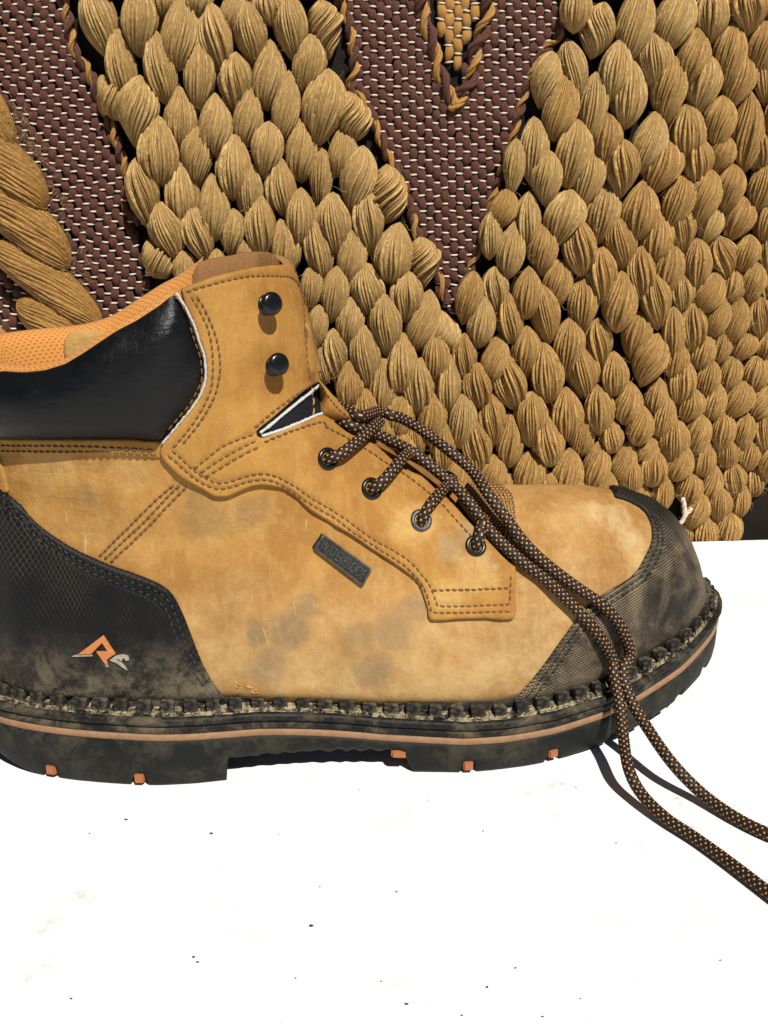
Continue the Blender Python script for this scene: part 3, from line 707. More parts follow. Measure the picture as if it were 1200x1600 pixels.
# --- scratches: raised nap along thin scored lines
mbn = MB()
for L, r in (([(407, 962), (412, 985), (420, 1008), (427, 1032)], .00042), ([(457, 928), (460, 948), (465, 975)], .00030), ([(436, 985), (440, 1008)], .00022), ([(520, 1000), (532, 1018), (540, 1042)], .00020), ([(392, 925), (396, 950)], .00018), ([(566, 1010), (600, 1016), (640, 1030)], .00018), ([(960, 862), (985, 868), (1004, 866)], .00026), ([(920, 846), (955, 852), (985, 850)], .00020)):
    q = resample(catmull(L, 5), 2.5); P, N = MAIN(q) if q[0, 0] < 800 else PxDom((900, 880))(q); n = len(q)
    v, f = tube(P - N * r * .62 + rng.normal(0, r * .10, P.shape), r * np.sin(np.linspace(.25, math.pi - .1, n)) * rng.uniform(.75, 1.1, n), 7); mbn.add(v, f)
mbn.build('scratch_marks', M['beige'], boot)
# --- toe cap
TC = [(905, 774), (935, 775), (960, 778), (975, 782), (987, 787), (998, 793), (1007, 801), (1013, 811), (1017, 822), (1018, 843), (1014, 856), (1007, 870), (998, 887), (985, 902), (967, 914), (948, 924), (930, 936), (912, 954), (893, 977), (880, 995), (867, 1013), (850, 1037), (833, 1059), (815, 1079), (796, 1098)]
TOE = PxDom((960, 940)); tcP, _ = TOE(np.array(TC[2:]))
# close the top of the seam over the ridge to the far side
TD = SphDom((.085, .073, .040), math.radians(38), .06)
tn = TD.to2d(tcP); tm = TD.to2d(mirror(tcP))
low3 = [surf(np.array([t]), np.array([-.004]))[0] for t in np.linspace(-.47, .47, 41)]
low3 = np.array([p for p in low3 if p[0] > tcP[-1, 0] + .004])
lo2 = TD.to2d(low3); lo2 = lo2[np.argsort(np.arctan2(lo2[:, 0], -lo2[:, 1]))]
if np.linalg.norm(lo2[0] - tm[-1]) > np.linalg.norm(lo2[-1] - tm[-1]): lo2 = lo2[::-1]
tpoly = np.vstack([tn[::-1], tm, lo2])
off = lambda pts, dx, dy: TD.to2d(TOE(np.array([(x + dx, y + dy) for x, y in pts]))[0])
TG1 = off(TC[6:], 7, 5); TG2 = off(TC[6:], 14, 9)
def toe_uv(P): return np.stack([np.arctan2(P[:, 1] - .073, P[:, 0] - .085) * .058, P[:, 2] - .30 * (P[:, 0] - .085)], 1)
toecap = Panel(tpoly, TD, .0020, .0022, .0018, edge=.5, grooves=[TG1, TG2], gw=.0012, gd=.0010)
toecap.uv = toe_uv(toecap.verts)
toecap.build('toe_cap', [M['toecap'], M['toecap']], boot)
dom_stitches([TG1, TG2], toecap, .0001, .0030, .0004, M['toecap'])

dom_stitches(dom_stitches_later, collar, .0001, .0028, .00030, M['stitch'])

# --- seams stitched straight into the base leather
class Flat:
    def __init__(s, dom): s.dom = dom
    def height(s, q): return np.zeros(len(q))
BASE = Flat(PxDom((250, 760)))
stitches([[(-10, 695), (40, 695), (80, 695), (160, 697), (240, 702)], [(-10, 704), (80, 705), (160, 706), (245, 710)],
          [(272, 757), (250, 775), (217, 807), (186, 838), (155, 870)], [(281, 757), (257, 781), (227, 813), (195, 843), (163, 874)], [(292, 760), (265, 787), (237, 817), (205, 848), (172, 879)]],
         BASE, .00030, .0026, .00036, M['stitch'], boot)
# raised folded band under the collar and along the back seam
bandP = Panel([(-20, 684), (60, 686), (133, 686), (200, 686), (252, 690), (257, 700), (252, 715), (200, 712), (133, 709), (60, 708), (-20, 707)], PxDom((120, 697)), .0010, 4.0, 5.0, edge=.4, k=PXU)
bandP.build('collar_band', [M['tan_facing'], M['edge']], boot)
stitches([[(-8, 695), (40, 695), (80, 695), (160, 697), (240, 702)], [(-8, 704), (80, 704), (160, 705), (245, 709)]], bandP, .0002, .0026, .00036, M['stitch'], boot)
bs = Panel([(-12, 708), (0, 712), (8, 738), (16, 768), (8, 769), (-8, 752), (-25, 745), (-25, 708)], PxDom((-2, 730)), .0014, 3.0, 4.5, edge=.5, k=PXU)
bs.build('back_strap', [M['tan_facing'], M['edge']], boot)

# --- black notch panel with white raw edges
gus = Panel([(392, 676), (430, 644), (465, 614), (492, 596), (498, 606), (500, 630), (502, 656), (480, 664), (450, 674), (410, 690)], PxDom((465, 645)), .0006, 3.0, 5.0, edge=.5, k=PXU)
gus.build('notch_panel', [M['black_plain'], M['black_plain']], boot)
piping([(404, 676), (425, 660), (447, 642), (466, 627), (484, 613), (493, 605)], PxDom((465, 645)), .0014, .00062)
piping([(407, 681), (430, 674), (450, 667), (475, 657), (492, 650), (500, 648)], PxDom((465, 655)), .0014, .00062)
stitches([[(484, 604), (487, 625), (488, 640), (487, 652)]], Flat(PxDom((465, 640))), .0010, .0034, .00034, M['stitch_pale'], boot)
# tongue edge standing out in front of the notch
te = [(495, 594), (503, 602), (515, 616), (525, 627), (534, 638), (545, 650), (554, 660)]
ti = [(497, 606), (498, 616), (499, 634), (501, 648), (514, 656), (534, 661), (552, 664)]
C_te = catmull(np.array([at_y([p], .030 + .0012 * i)[0] for i, p in enumerate(te)]), 6)
C_ti = catmull(np.array([PxDom((470, 690))(np.array([p], float))[0][0] for p in ti]), 6) + np.array([0, .0012, 0])
n_ = len(C_te); rows = []
for t in np.linspace(0, 1, 6): rows.append(C_te * (1 - t) + C_ti * t + np.array([.0009, -.0016, .0006]) * math.sin(math.pi * t))
rows = [C_te + np.array([-.0003, .0022, -.0003]), C_te + np.array([.0004, .0010, .0004])] + rows
mbt = MB(); mbt.add(np.stack(rows, 1).reshape(-1, 3), grid_faces(n_, len(rows))); mbt.build('tongue_edge', M['tan_facing'], boot)
mbs = MB(); Cs = C_te * .80 + C_ti * .20 + np.array([.0004, -.0012, .0004])
for i in range(2, n_ - 3, 3):
    v, f = tube(Cs[i:i + 3], np.array([.5, 1, .5]) * .00036, 6); mbs.add(v, f)
mbs.build('stitching', M['stitch'], boot)
# brown mesh gusset at the root of the tongue
mg = Panel([(728, 757), (760, 757), (785, 763), (799, 772), (803, 790), (804, 815), (802, 850), (797, 872), (770, 850), (740, 815), (715, 780)], PxDom((770, 815)), .0012, 4.0, 6.0, edge=.6, k=PXU, base=.0002)
mg.build('tongue_gusset', [M['meshcloth'], M['edge']], boot)
for k_ in ([(779, 774), (786, 792), (789, 815), (787, 840), (783, 855)], [(785, 774), (791, 792), (794, 815), (792, 842), (788, 858)], [(791, 776), (796, 794), (798, 816), (796, 840)]):
    piping(k_, PxDom((740, 860)), .0017, .00034, 'gusset_stitching', 'stitch_pale', .00012)

# --- eyelets and hooks
def frame_at(px, z, dom=None):
    P, N = (dom or FacDom((0, 0)))(np.array([px], float)); n = Vector(N[0]); p = Vector(P[0]) + n * z
    return p, n
def lathe(profile, seg=28):
    a = np.linspace(0, 2 * math.pi, seg, endpoint=False); V = []
    for r, z in profile: V += [(r * math.cos(t), r * math.sin(t), z) for t in a]
    f = []
    for i in range(len(profile) - 1):
        for j in range(seg): k = (j + 1) % seg; f.append((i * seg + j, i * seg + k, (i + 1) * seg + k, (i + 1) * seg + j))
    return np.array(V), f
ey = [(508, 718), (577, 765), (655, 815), (740, 855)]
ringprof = [(.0024, -.0030), (.0025, 0), (.0027, .0008), (.0032, .0012), (.0038, .0011), (.0044, .0006), (.00475, -.0004), (.0047, -.001)]
rv_, rf_ = lathe(ringprof, 32); ring_me = make_mesh('eyelet', rv_, rf_, M['metal_black']); ring_me2 = make_mesh('worn_eyelet', rv_, rf_, M['metal_worn'])
hv_, hf_ = lathe([(.0026, 0.0), (.0001, 0.0)], 20); hole_me = make_mesh('eyelet_hole', hv_, hf_, M['black_plain'])
EYE = []
for i, p in enumerate(ey):
    c, n = frame_at(p, .0021); EYE.append((c, n)); q = n.to_track_quat('Z', 'Y')
    o = link('eyelet', ring_me if i != 2 else ring_me2, boot); o.location = c; o.rotation_mode = 'QUATERNION'; o.rotation_quaternion = q
    h = link('eyelet_hole', hole_me, o); h.location = (0, 0, -.0002)
    cm = mirror(np.array([c]))[0]; nm = Vector((n.x, -n.y, n.z))
    o2 = o.copy(); COL.objects.link(o2); o2.parent = boot; o2.location = cm; o2.rotation_quaternion = nm.to_track_quat('Z', 'Y')
bv, bf = lathe([(.0001, .0012), (.0034, .0011), (.0038, .0006), (.0039, 0), (.0039, -.001)], 32); washer_me = make_mesh('lace_hook', bv, bf, M['metal_black'])
cv, cf = lathe([(.0001, .0006), (.0018, .00055), (.0030, .0004), (.0038, .0000), (.0041, -.0005), (.0042, -.0010), (.0036, -.0017), (.0022, -.0020), (.0001, -.0020)], 36)
cap_me = make_mesh('hook_cap', cv, cf, M['metal_black'])
for base_px, cap_px in (((408, 477), (427, 474)), ((421, 571), (437, 569))):
    c, n = frame_at(base_px, .0021); d = Vector(rays([cap_px])[0]); t = (c - Vector(CAM)).length
    capc = Vector(CAM) + d * (t - .0072)
    for far in (False, True):
        cc, nn, kc = c, n, capc
        if far:
            cc = Vector(mirror(np.array([c]))[0]); nn = Vector((n.x, -n.y, n.z)); kc = Vector((capc.x, 2 * float(centre_y(capc.x)) - capc.y, capc.z))
        o = link('lace_hook', washer_me, boot); o.location = cc; o.rotation_mode = 'QUATERNION'; o.rotation_quaternion = nn.to_track_quat('Z', 'Y')
        ax = (kc - cc).normalized()
        v, f = tube(np.array([cc - nn * .001, cc + nn * .001 + ax * .001, cc + ax * .004, kc]), [.0024, .0021, .0018, .0018], 16)
        m_ = MB(); m_.add(v, f); st_ = m_.build('hook_stem', M['metal_black'], boot)
        k = link('hook_cap', cap_me, boot); k.location = kc; k.rotation_mode = 'QUATERNION'; k.rotation_quaternion = (ax * .55 + nn * .45).to_track_quat('Z', 'Y')
# --- small badge with raised lettering
tagq = [(502, 833), (581, 890), (567, 916), (487, 855)]
tag = Panel(resample(tagq, 3.0, True), MAIN, .0017, 3.0, 3.2, edge=.35, k=PXU)
tagob = tag.build('badge', [M['tag'], M['tag']], boot)
def text_mesh(body):
    cu = bpy.data.curves.new('lettering', 'FONT'); cu.body = body; cu.extrude = 0; cu.resolution_u = 3
    o = bpy.data.objects.new('lettering_source', cu); COL.objects.link(o)
    me = o.to_mesh(); V = np.array([v.co[:] for v in me.vertices]); F = [list(p.vertices) for p in me.polygons]
    o.to_mesh_clear(); bpy.data.objects.remove(o); bpy.data.curves.remove(cu); return V, F
V, F = text_mesh('WATERPROOF'); V = V[:, :2]; V = (V - V.min(0)) / (V.max(0) - V.min(0))
A, B_, C_, D_ = [np.array(q, float) for q in tagq]
u = .075 + .85 * V[:, :1]; vv = .20 + .60 * V[:, 1:2]
q2 = (A * (1 - u) + B_ * u) * vv + (D_ * (1 - u) + C_ * u) * (1 - vv)
P, N = MAIN(q2); hb = tag.height(q2)
topv = P + N * (hb + .00042)[:, None]; botv = P + N * (hb - .0003)[:, None]
cnt = {}
for f in F:
    for a, b in zip(f, f[1:] + f[:1]): cnt[(a, b)] = 1
sk = [(a, b, b + len(V), a + len(V)) for (a, b) in cnt if (b, a) not in cnt]
link('lettering', make_mesh('lettering', np.vstack([topv, botv]), F + [list(s_) for s_ in sk], M['metal_worn'], None, None, False), tagob)
fr = resample([A + (C_ - A) * .035, B_ + (D_ - B_) * .035, C_ + (A - C_) * .035, D_ + (B_ - D_) * .035], 2.0, True)
P, N = MAIN(fr); P = P + N * (tag.height(fr) + .0001)[:, None]; v, f = tube(np.vstack([P, P[:2]]), .00045, 6, False)
m_ = MB(); m_.add(v, f); m_.build('badge_rim', M['metal_worn'], tagob)
# --- printed emblem on the heel counter
def emblem(poly, mat, name):
    q = np.array([(100 + x / 8., 970 + y / 8.) for x, y in poly]); 
    P, N = PxDom((160, 1010))(q); V2 = [Vector(p) for p in q]
    r = delaunay_2d_cdt(V2, [], [list(range(len(q)))], 1, 1e-6); v2 = np.array([tuple(v) for v in r[0]])
    P, N = PxDom((160, 1010))(v2); t = P + N * .0031; b = P + N * .0015
    fs = [list(f) for f in r[2]]; cn = {}
    for f in fs:
        for a, b_ in zip(f, f[1:] + f[:1]): cn[(a, b_)] = 1
    s_ = [[a + 0, b_, b_ + len(v2), a + len(v2)] for (a, b_) in cn if (b_, a) not in cn]
    link(name, make_mesh(name, np.vstack([t, b]), fs + s_, mat, None, None, False), hcobj)
emblem([(210, 378), (520, 148), (668, 372), (562, 442), (575, 506), (535, 482), (435, 345), (578, 345), (505, 240), (370, 375)], M['orange_paint'], 'emblem')
emblem([(600, 450), (660, 402), (750, 380), (822, 402), (830, 452), (792, 455), (775, 425), (752, 428), (745, 462), (695, 428), (685, 448), (740, 478), (798, 545), (810, 572), (775, 550), (690, 488)], M['grey_paint'], 'emblem')
emblem([(135, 402), (170, 390), (380, 388), (385, 398), (180, 404)], M['grey_paint'], 'emblem')
emblem([(540, 500), (580, 515), (582, 532), (562, 528)], M['grey_paint'], 'emblem')

# ------------------------------------------------------------------ sole
near = np.array([(-.1735, .0385), (-.1722, .0320), (-.1690, .0240), (-.1640, .0182), (-.1574, .0132), (-.1480, .0085), (-.1367, .0048), (-.12, .0010), (-.0965, -.0018), (-.080, -.0012), (-.066, .0012), (-.05, .0045), (-.034, .0068), (-.017, .0078), (0, .0080), (.026, .0074), (.035, .0075),
                 (.052, .0105), (.07, .0158), (.089, .0240), (.097, .0285), (.108, .0352), (.120, .0432), (.1305, .0510), (.139, .0590), (.1467, .0680), (.1515, .0760), (.1545, .0850)])
far_ = np.array([(.1550, .0950), (.1530, .1040), (.147, .1120), (.135, .1180), (.115, .1215), (.09, .1215), (.06, .1190), (.03, .1135), (0, .1060), (-.04, .0940), (-.08, .0840), (-.11, .0785), (-.135, .0742), (-.155, .0670), (-.167, .0570), (-.1725, .0470)])
plan = catmull(np.vstack([near, far_, near[:1]]), 14)[:-1]
plan = resample(plan, .00055, True); NP = len(plan)
pt = np.roll(plan, -1, 0) - np.roll(plan, 1, 0); pn = np.stack([pt[:, 1], -pt[:, 0]], 1); pn /= np.linalg.norm(pn, axis=1)[:, None]
for _ in range(60): pn = (np.roll(pn, 1, 0) + 2 * pn + np.roll(pn, -1, 0)) / 4
pn /= np.linalg.norm(pn, axis=1)[:, None]
side_near = plan[:, 1] < centre_y(plan[:, 0])
zs = stripe_z(plan[:, 0])
def loft(rings, name, mat, parent, closed_bottom=False, uv=True):
    V = np.stack(rings, 1).reshape(-1, 3)
    L = np.r_[0, np.cumsum(np.linalg.norm(np.diff(plan, axis=0), axis=1))]
    UV = np.stack([np.repeat(L, len(rings)), np.tile(np.linspace(0, .02, len(rings)), NP)], 1)
    F = grid_faces(NP, len(rings), True)
    if closed_bottom: F = F + [tuple(i * len(rings) for i in range(NP))[::-1]]
    return link(name, make_mesh(name, V, F, mat, None, UV), parent)
def ring(off, z): return np.stack([plan[:, 0] + pn[:, 0] * off, plan[:, 1] + pn[:, 1] * off, z + np.zeros(NP)], 1)
X = plan[:, 0]
# bottom edge: heel block, arch, fore part with tread gaps, toe spring
def notch(x, c, w_top, w_bot, d):
    return d * np.clip((w_bot - np.abs(x - c)) / (w_bot - w_top), 0, 1)
zb = np.zeros(NP)
arch = smooth(-.0632, -.0622, X) * (1 - smooth(.006, .0115, X))
zb = zb + arch * (.0098 + .0012 * np.sin(X * 900) * .3)
spring = np.maximum(stripe_z(X) - .0148, 0) * (X > .05) * .92
zb = zb + spring
# rounded underside at the heel back
zb = zb + .010 * smooth(-.135, -.176, X) ** 1.3
GAPS = [(-.1345, 1), (-.0975, 1), (.0345, 1), (.0700, 1), (-.118, 0), (.097, 2), (.114, 2), (.1305, 2), (.145, 2)]
for gx_, kind in GAPS:
    if kind == 1: zb = zb + notch(X, gx_, .0020, .0036, .0046)
    if kind == 2: zb = zb + notch(X, gx_, .0010, .0022, .0026)
zb = zb + notch(X, .0065, .0030, .0058, .0030) * (1 - arch)
jit = rng.normal(0, 1, NP); 
for _ in range(5): jit = (np.roll(jit, 1) + jit + np.roll(jit, -1)) / 3
zb = zb + jit * .0004 * (arch + .25)
topo = zs - .0017
frac = lambda a: zb + (topo - zb) * a
outsole = loft([ring(-.020, zb + .0002), ring(-.016, zb + .0001), ring(-.0022, zb), ring(-.0008, zb + .0004), ring(-.0002, zb + .0014), ring(.0003, frac(.35)), ring(.0004, frac(.7)), ring(.0002, topo - .0004), ring(-.0003, topo), ring(-.004, topo)], 'outsole', M['sole'], boot)
core = loft([ring(-.017, np.maximum(zb, .004 + spring)), ring(-.0165, topo)], 'sole_core', M['sole'], boot, True)
loft([ring(-.003, zs - .0017), ring(.0002, zs - .0015), ring(.0006, zs - .0008), ring(.0006, zs + .0007), ring(.0002, zs + .0013), ring(-.003, zs + .0016)], 'midsole_stripe', M['stripe'], boot)
wj = rng.normal(0, 1, NP)
for _ in range(8): wj = (np.roll(wj, 1) + wj + np.roll(wj, -1)) / 3
loft([ring(-.003, zs + .0015), ring(.0000, zs + .0016), ring(.0004, zs + .0022), ring(.0003, zs + .0044), ring(-.0003, zs + .0048), ring(.0002, zs + .0052), ring(.0012 + wj * .0002, zs + .0058), ring(.0016 + wj * .0003, zs + .0070), ring(.0012 + wj * .0004, zs + .0082 + wj * .0003), ring(.0003 + wj * .0003, zs + .0088 + wj * .0003), ring(-.0008, zs + .0088)], 'welt', M['weltrub'], boot)
def bumpy(s_): 
    a = rng.normal(0, 1, NP)
    for _ in range(3): a = (np.roll(a, 1) + a + np.roll(a, -1)) / 3
    return a * s_
loft([ring(-.0006 + bumpy(.0003), zs + .0087)] + [ring(-o, zs + .0089 + dz + bumpy(.00055)) for o, dz in ((.0012, .0003), (.0018, .0002), (.0025, .0000), (.0032, .0003), (.004, .0004), (.0048, .0006), (.0056, .0008), (.0065, .001), (.009, .001), (.014, .001))], 'welt_top', M['weltdirt'], boot)
loft([ring(-.0070, zs + .0080), ring(-.0068, zs + .0138), ring(-.0086, zs + .0150), ring(-.014, zs + .0150)], 'rand', M['weltrub'], boot)
# rope like welt stitch
mb = MB(); idx = np.where(side_near | (X > .12))[0]
pl = ring(-.0016, zs + .0092)
step = 5
for i in range(0, NP - step, step):
    if not (side_near[i] or X[i] > .12): continue
    a, b = pl[i], pl[(i + 6) % NP]
    if np.linalg.norm(b - a) > .01: continue
    nrm_ = np.array([pn[i, 0], pn[i, 1], 0]); C = np.array([a + nrm_ * .0007, (a * 2 + b) / 3 + (0, 0, .0004), (a + 2 * b) / 3 + (0, 0, .0004), b - nrm_ * .0007])
    C = C + rng.normal(0, .00012, C.shape); v, f = tube(C, np.array([.5, .9, .9, .5]) * .00052, 6); mb.add(v, f)
mb.build('welt_stitching', M['weltdirt'], boot)
# cleats standing along the feather line
def cleat_mesh(k):
    r = np.random.default_rng(k); w_, d_, h_ = .0029, .0023, .0056
    V = np.array([(-w_, -d_, 0), (w_, -d_, 0), (w_, d_, 0), (-w_, d_, 0), (-w_ * .98, -d_ * .92, h_), (w_ * .98, -d_ * .92, h_), (w_ * .86, d_, h_), (-w_ * .86, d_, h_)]) + r.normal(0, .00008, (8, 3))
    bm = bmesh.new(); vs = [bm.verts.new(v) for v in V]
    for f in ((0, 1, 5, 4), (1, 2, 6, 5), (2, 3, 7, 6), (3, 0, 4, 7), (4, 5, 6, 7), (3, 2, 1, 0)): bm.faces.new([vs[i] for i in f])
    bmesh.ops.bevel(bm, geom=[e for e in bm.edges], offset=.00025, segments=1, affect='EDGES')
    me = bpy.data.meshes.new('cleat'); bm.to_mesh(me); bm.free(); me.materials.append(M['cleat']); return me
cm = [cleat_mesh(k) for k in range(4)]
fl = ring(-.0046, zs + .0088)
ii = [i for i in range(NP) if side_near[i] or X[i] > .1]
ii = sorted(ii, key=lambda i: (0, X[i]) if side_near[i] else (1, -X[i]))
acc = 0; last = None; n_c = 0
for i in ii:
    p = fl[i]
    if last is None or np.linalg.norm(p - last) >= .0086:
        if last is not None and np.linalg.norm(p - last) > .03: last = p; continue
        o = link('cleat', cm[n_c % 4], boot); o.location = p; o.rotation_euler = (rng.normal(0, .03), rng.normal(0, .03), math.atan2(pn[i, 1], pn[i, 0]) + math.pi / 2 + rng.normal(0, .03))
        o.scale = (rng.uniform(.9, 1.1), 1, rng.uniform(.88, 1.06) * (.78 if -.060 < X[i] < .050 else .90)); last = p; n_c += 1
# clods of dried soil caught on the welt
mb = MB()
for _ in range(240):
    i = rng.choice(np.where(side_near)[0]); o_ = rng.uniform(-.0062, -.0012)
    if rng.random() > I(X[i], [-.17, -.12, -.05, 0, .05, .09, .12, .15], [.3, .8, .75, .35, .5, .6, .9, .9]): continue
    c = np.array([X[i] + pn[i, 0] * o_, plan[i, 1] + pn[i, 1] * o_, zs[i] + .0094]); r = rng.uniform(.0003, .0011)
    v = np.array([(math.cos(a) * math.cos(e), math.sin(a) * math.cos(e), math.sin(e)) for e in (-.7, 0, .7) for a in np.linspace(0, 2 * math.pi, 6, endpoint=False)] + [(0, 0, 1)])
    v = v * rng.uniform(.6, 1.25, (len(v), 1)) * np.array([1.3, 1, .6]) * r + c
    f = [(k * 6 + j, k * 6 + (j + 1) % 6, (k + 1) * 6 + (j + 1) % 6, (k + 1) * 6 + j) for k in range(2) for j in range(6)] + [(12 + j, 12 + (j + 1) % 6, 18) for j in range(6)]
    mb.add(v, f)
soil = mb.build('dried_soil', M['weltdirt'], boot, False); soil['kind'] = 'stuff'
# orange rubber showing in the tread gaps
def insert_mesh():
    bm = bmesh.new(); bmesh.ops.create_cube(bm, size=1); bmesh.ops.bevel(bm, geom=list(bm.edges), offset=.12, segments=2, affect='EDGES')
    me = bpy.data.meshes.new('tread_insert'); bm.to_mesh(me); bm.free(); me.materials.append(M['insert']); return me
im = insert_mesh()
for (gx_, sx, sz, z0) in ((-.1345, .0044, .0040, .0024), (-.0975, .0040, .0040, .0022), (.0062, .0066, .0034, .0030), (.0345, .0040, .0040, .0022), (.0700, .0042, .0034, .0026)):
    i = np.where(side_near)[0][np.argmin(np.abs(X[side_near] - gx_))]
    o = link('tread_insert', im, boot); o.location = (plan[i, 0] - pn[i, 0] * .0028, plan[i, 1] - pn[i, 1] * .0028, zb[i] - notch(gx_, gx_, .002, .0036, .0046) * 0 + (z0 - .0046 if abs(gx_ - .0062) > .001 else -.002) + .0014)
    o.scale = (sx, .007, sz); o.rotation_euler = (0, rng.normal(0, .05), math.atan2(pn[i, 1], pn[i, 0]) + math.pi / 2)

# ------------------------------------------------------------------ lace
LR = .00225
def lace_path(pts, n=10):
    """pts: (px, py, mode, value): 's' lifted by value above the boot surface, 'z' at a height, 'y' at a depth"""
    out = []
    for x, y, mode, val in pts:
        if mode == 's':
            P, N = LDOM(np.array([(x, y)], float)); out.append(P[0] + N[0] * val)
        elif mode == 'z': out.append(at_z([(x, y)], val)[0])
        else: out.append(at_y([(x, y)], val)[0])
    return catmull(np.array(out), n)
class LDom(PxDom):
    def __call__(s, uv):
        uv = np.atleast_2d(uv); s.inner = np.array((uv[0, 0] - 60, uv[0, 1] + 90.)) if uv[0, 1] < 980 else np.array((890., 960.)); return PxDom.__call__(s, uv)
LDOM = LDom((700, 900))
def braid(C, mb, phase=0.0):
    step = .00032; C = resample(C, step); n = len(C); T, N, B = frames(C); seg = 40; na, bl = 10, .00128
    a = np.linspace(0, 2 * math.pi, seg, endpoint=False); i = np.arange(n)[:, None]; j = np.arange(seg)[None]
    A_ = j / seg * na; B2 = i * step / bl
    wob = 1 + .03 * np.sin(np.cumsum(rng.normal(0, .05, n)))[:, None]
    bumpv = np.abs(np.sin(np.pi * (A_ + B2) / 1.0)) * np.abs(np.sin(np.pi * (A_ - B2) / 1.0))
    r = LR * (.94 + .11 * bumpv) * wob
    V = C[:, None] + r[..., None] * (np.cos(a)[None, :, None] * N[:, None] + np.sin(a)[None, :, None] * B[:, None])
    ii_ = np.arange(n - 1)[:, None] * seg; k2 = (j + 1) % seg
    f = np.stack([np.broadcast_to(ii_ + j, (n - 1, seg)), np.broadcast_to(ii_ + k2, (n - 1, seg)), np.broadcast_to(ii_ + seg + k2, (n - 1, seg)), np.broadcast_to(ii_ + seg + j, (n - 1, seg))], -1).reshape(-1, 4)
    ci = (np.arange(n - 1)[:, None] + .5) * step / bl; cj = (np.arange(seg)[None] + .5) / seg * na
    da = np.abs(cj - np.floor(cj) - .5); m = np.floor(cj); ph = ci + m            # staggered columns
    db = np.abs((ph / 2) - np.floor(ph / 2) - .5) * 2
    on = (da / .33 + db / .47) < 1.0
    base = mb.n; mb.v.append(V.reshape(-1, 3)); mb.uv.append(np.zeros((n * seg, 2)))
    mb.f.extend((f + base).tolist()); mb.m.extend(on.ravel().astype(int).tolist()); mb.n += n * seg
lace = MB()
R1, R2 = .0032, .0036
right = [(500, 622, 'y', .052), (527, 634, 'y', .047), (545, 641, 'y', .041), (563, 650, 'y', .037), (576, 662, 's', .0065), (592, 674, 's', .0085), (610, 684, 's', .0095), (650, 709, 's', .0095), (683, 733, 's', .0095), (717, 760, 's', .0095), (750, 795, 's', .0090), (783, 828, 's', .0080), (815, 860, 's', .0060),
         (845, 885, 's', .0048), (893, 917, 's', .0042), (931, 945, 's', .0050), (955, 975, 's', .0060), (967, 1010, 's', .0062), (973, 1050, 'y', .0275), (985, 1092, 'y', .0205), (1010, 1135, 'y', .0110), (1050, 1192, 'z', .0125), (1098, 1241, 'z', .0050), (1150, 1278, 'z', .0028), (1200, 1303, 'z', .0027), (1270, 1330, 'z', .0027)]
left = [(496, 650, 'y', .050), (514, 657, 'y', .045), (535, 660, 'y', .038), (556, 668, 'y', .036), (574, 682, 's', .0030), (605, 698, 's', .0034), (632, 713, 's', .0036), (660, 735, 's', .0040), (697, 766, 's', .0044), (727, 796, 's', .0044), (755, 829, 's', .0042), (783, 856, 's', .0036), (815, 883, 's', .0032),
        (845, 906, 's', .0030), (885, 940, 's', .0030), (921, 982, 's', .0042), (943, 1020, 's', .0052), (959, 1052, 'y', .0245), (968, 1097, 'y', .0185), (974, 1150, 'y', .0070), (982, 1200, 'z', .0120), (1002, 1240, 'z', .0065), (1040, 1278, 'z', .0035), (1090, 1312, 'z', .0027), (1140, 1348, 'z', .0027), (1200, 1394, 'z', .0027), (1260, 1440, 'z', .0027)]
for L in (right, left): braid(lace_path(L), lace)
def eyepath(i, mid, end, zend=.0030):
    c, n = EYE[i]; a = np.array(c - n * .006); b = np.array(c + n * .0006); 
    P = [a, b] 
    for x, y, z in mid:
        p, N = LDOM(np.array([(x, y)], float)); P.append(p[0] + N[0] * z)
    x, y, yv = end; P.append(at_y([(x, y)], yv)[0]); e = mirror(np.array([c]))[0]; ne = np.array((n.x, -n.y, n.z)); P += [e * .75 + P[-1] * .25 + ne * .003, e + ne * .0015, e - ne * .006]; return catmull(np.array(P), 10)
braid(eyepath(0, [(522, 712, .0060), (545, 697, .0062), (565, 683, .0060), (578, 674, .0055)], (588, 660, .05)), lace)
braid(eyepath(1, [(588, 757, .0060), (605, 740, .0060), (620, 725, .0048)], (636, 708, .05)), lace)
braid(eyepath(2, [(663, 803, .0060), (675, 785, .0055), (687, 770, .0035)], (706, 748, .055)), lace)
braid(eyepath(3, [(741, 845, .0056), (744, 832, .0050), (750, 818, .0032)], (765, 795, .06)), lace)
lace_ob = lace.build('shoelace', [M['lace'], M['lace_fleck']], boot)
lace_ob['label'] = 'black braided lace with orange flecks and two loose ends'
# ================================================================== woven wall rug hanging behind the table
RN = np.array([.0733, -1.0, 0]); RN /= np.linalg.norm(RN); RX3 = np.array([-RN[1], RN[0], 0]); RX3 *= np.sign(RX3[0])
R0 = np.array([0, .2800, 0.0])
def rug_pt(px, lift=0.0):
    d = rays(px); t = ((R0 - CAM) @ RN) / (d @ RN); return CAM + d * t[:, None] + RN * lift
rug = empty('woven_rug', loc=(0, 0, 0)); rug['category'] = 'rug'
rug['label'] = 'thick braided jute rug with maroon woven wedges hanging behind the boot'
bb = MB(); L_, H_ = .62, .62
def rl(u, z, lift): return R0 + RX3 * u + np.array([0, 0, z]) + RN * lift
us = np.linspace(-.42, .46, 30); zz_ = np.linspace(-.10, .46, 30)
fv = [rl(a, b, .0) for a in us for b in zz_]; bv_ = [rl(a, b, -.008) for a in us for b in zz_]
gf = grid_faces(30, 30); n9 = len(fv)
bb.add(fv, gf); bb.add(bv_, [f[::-1] for f in gf])
rim_ = [i * 30 for i in range(30)] + [29 * 30 + j for j in range(1, 30)] + [i * 30 + 29 for i in range(28, -1, -1)] + [j for j in range(28, 0, -1)]
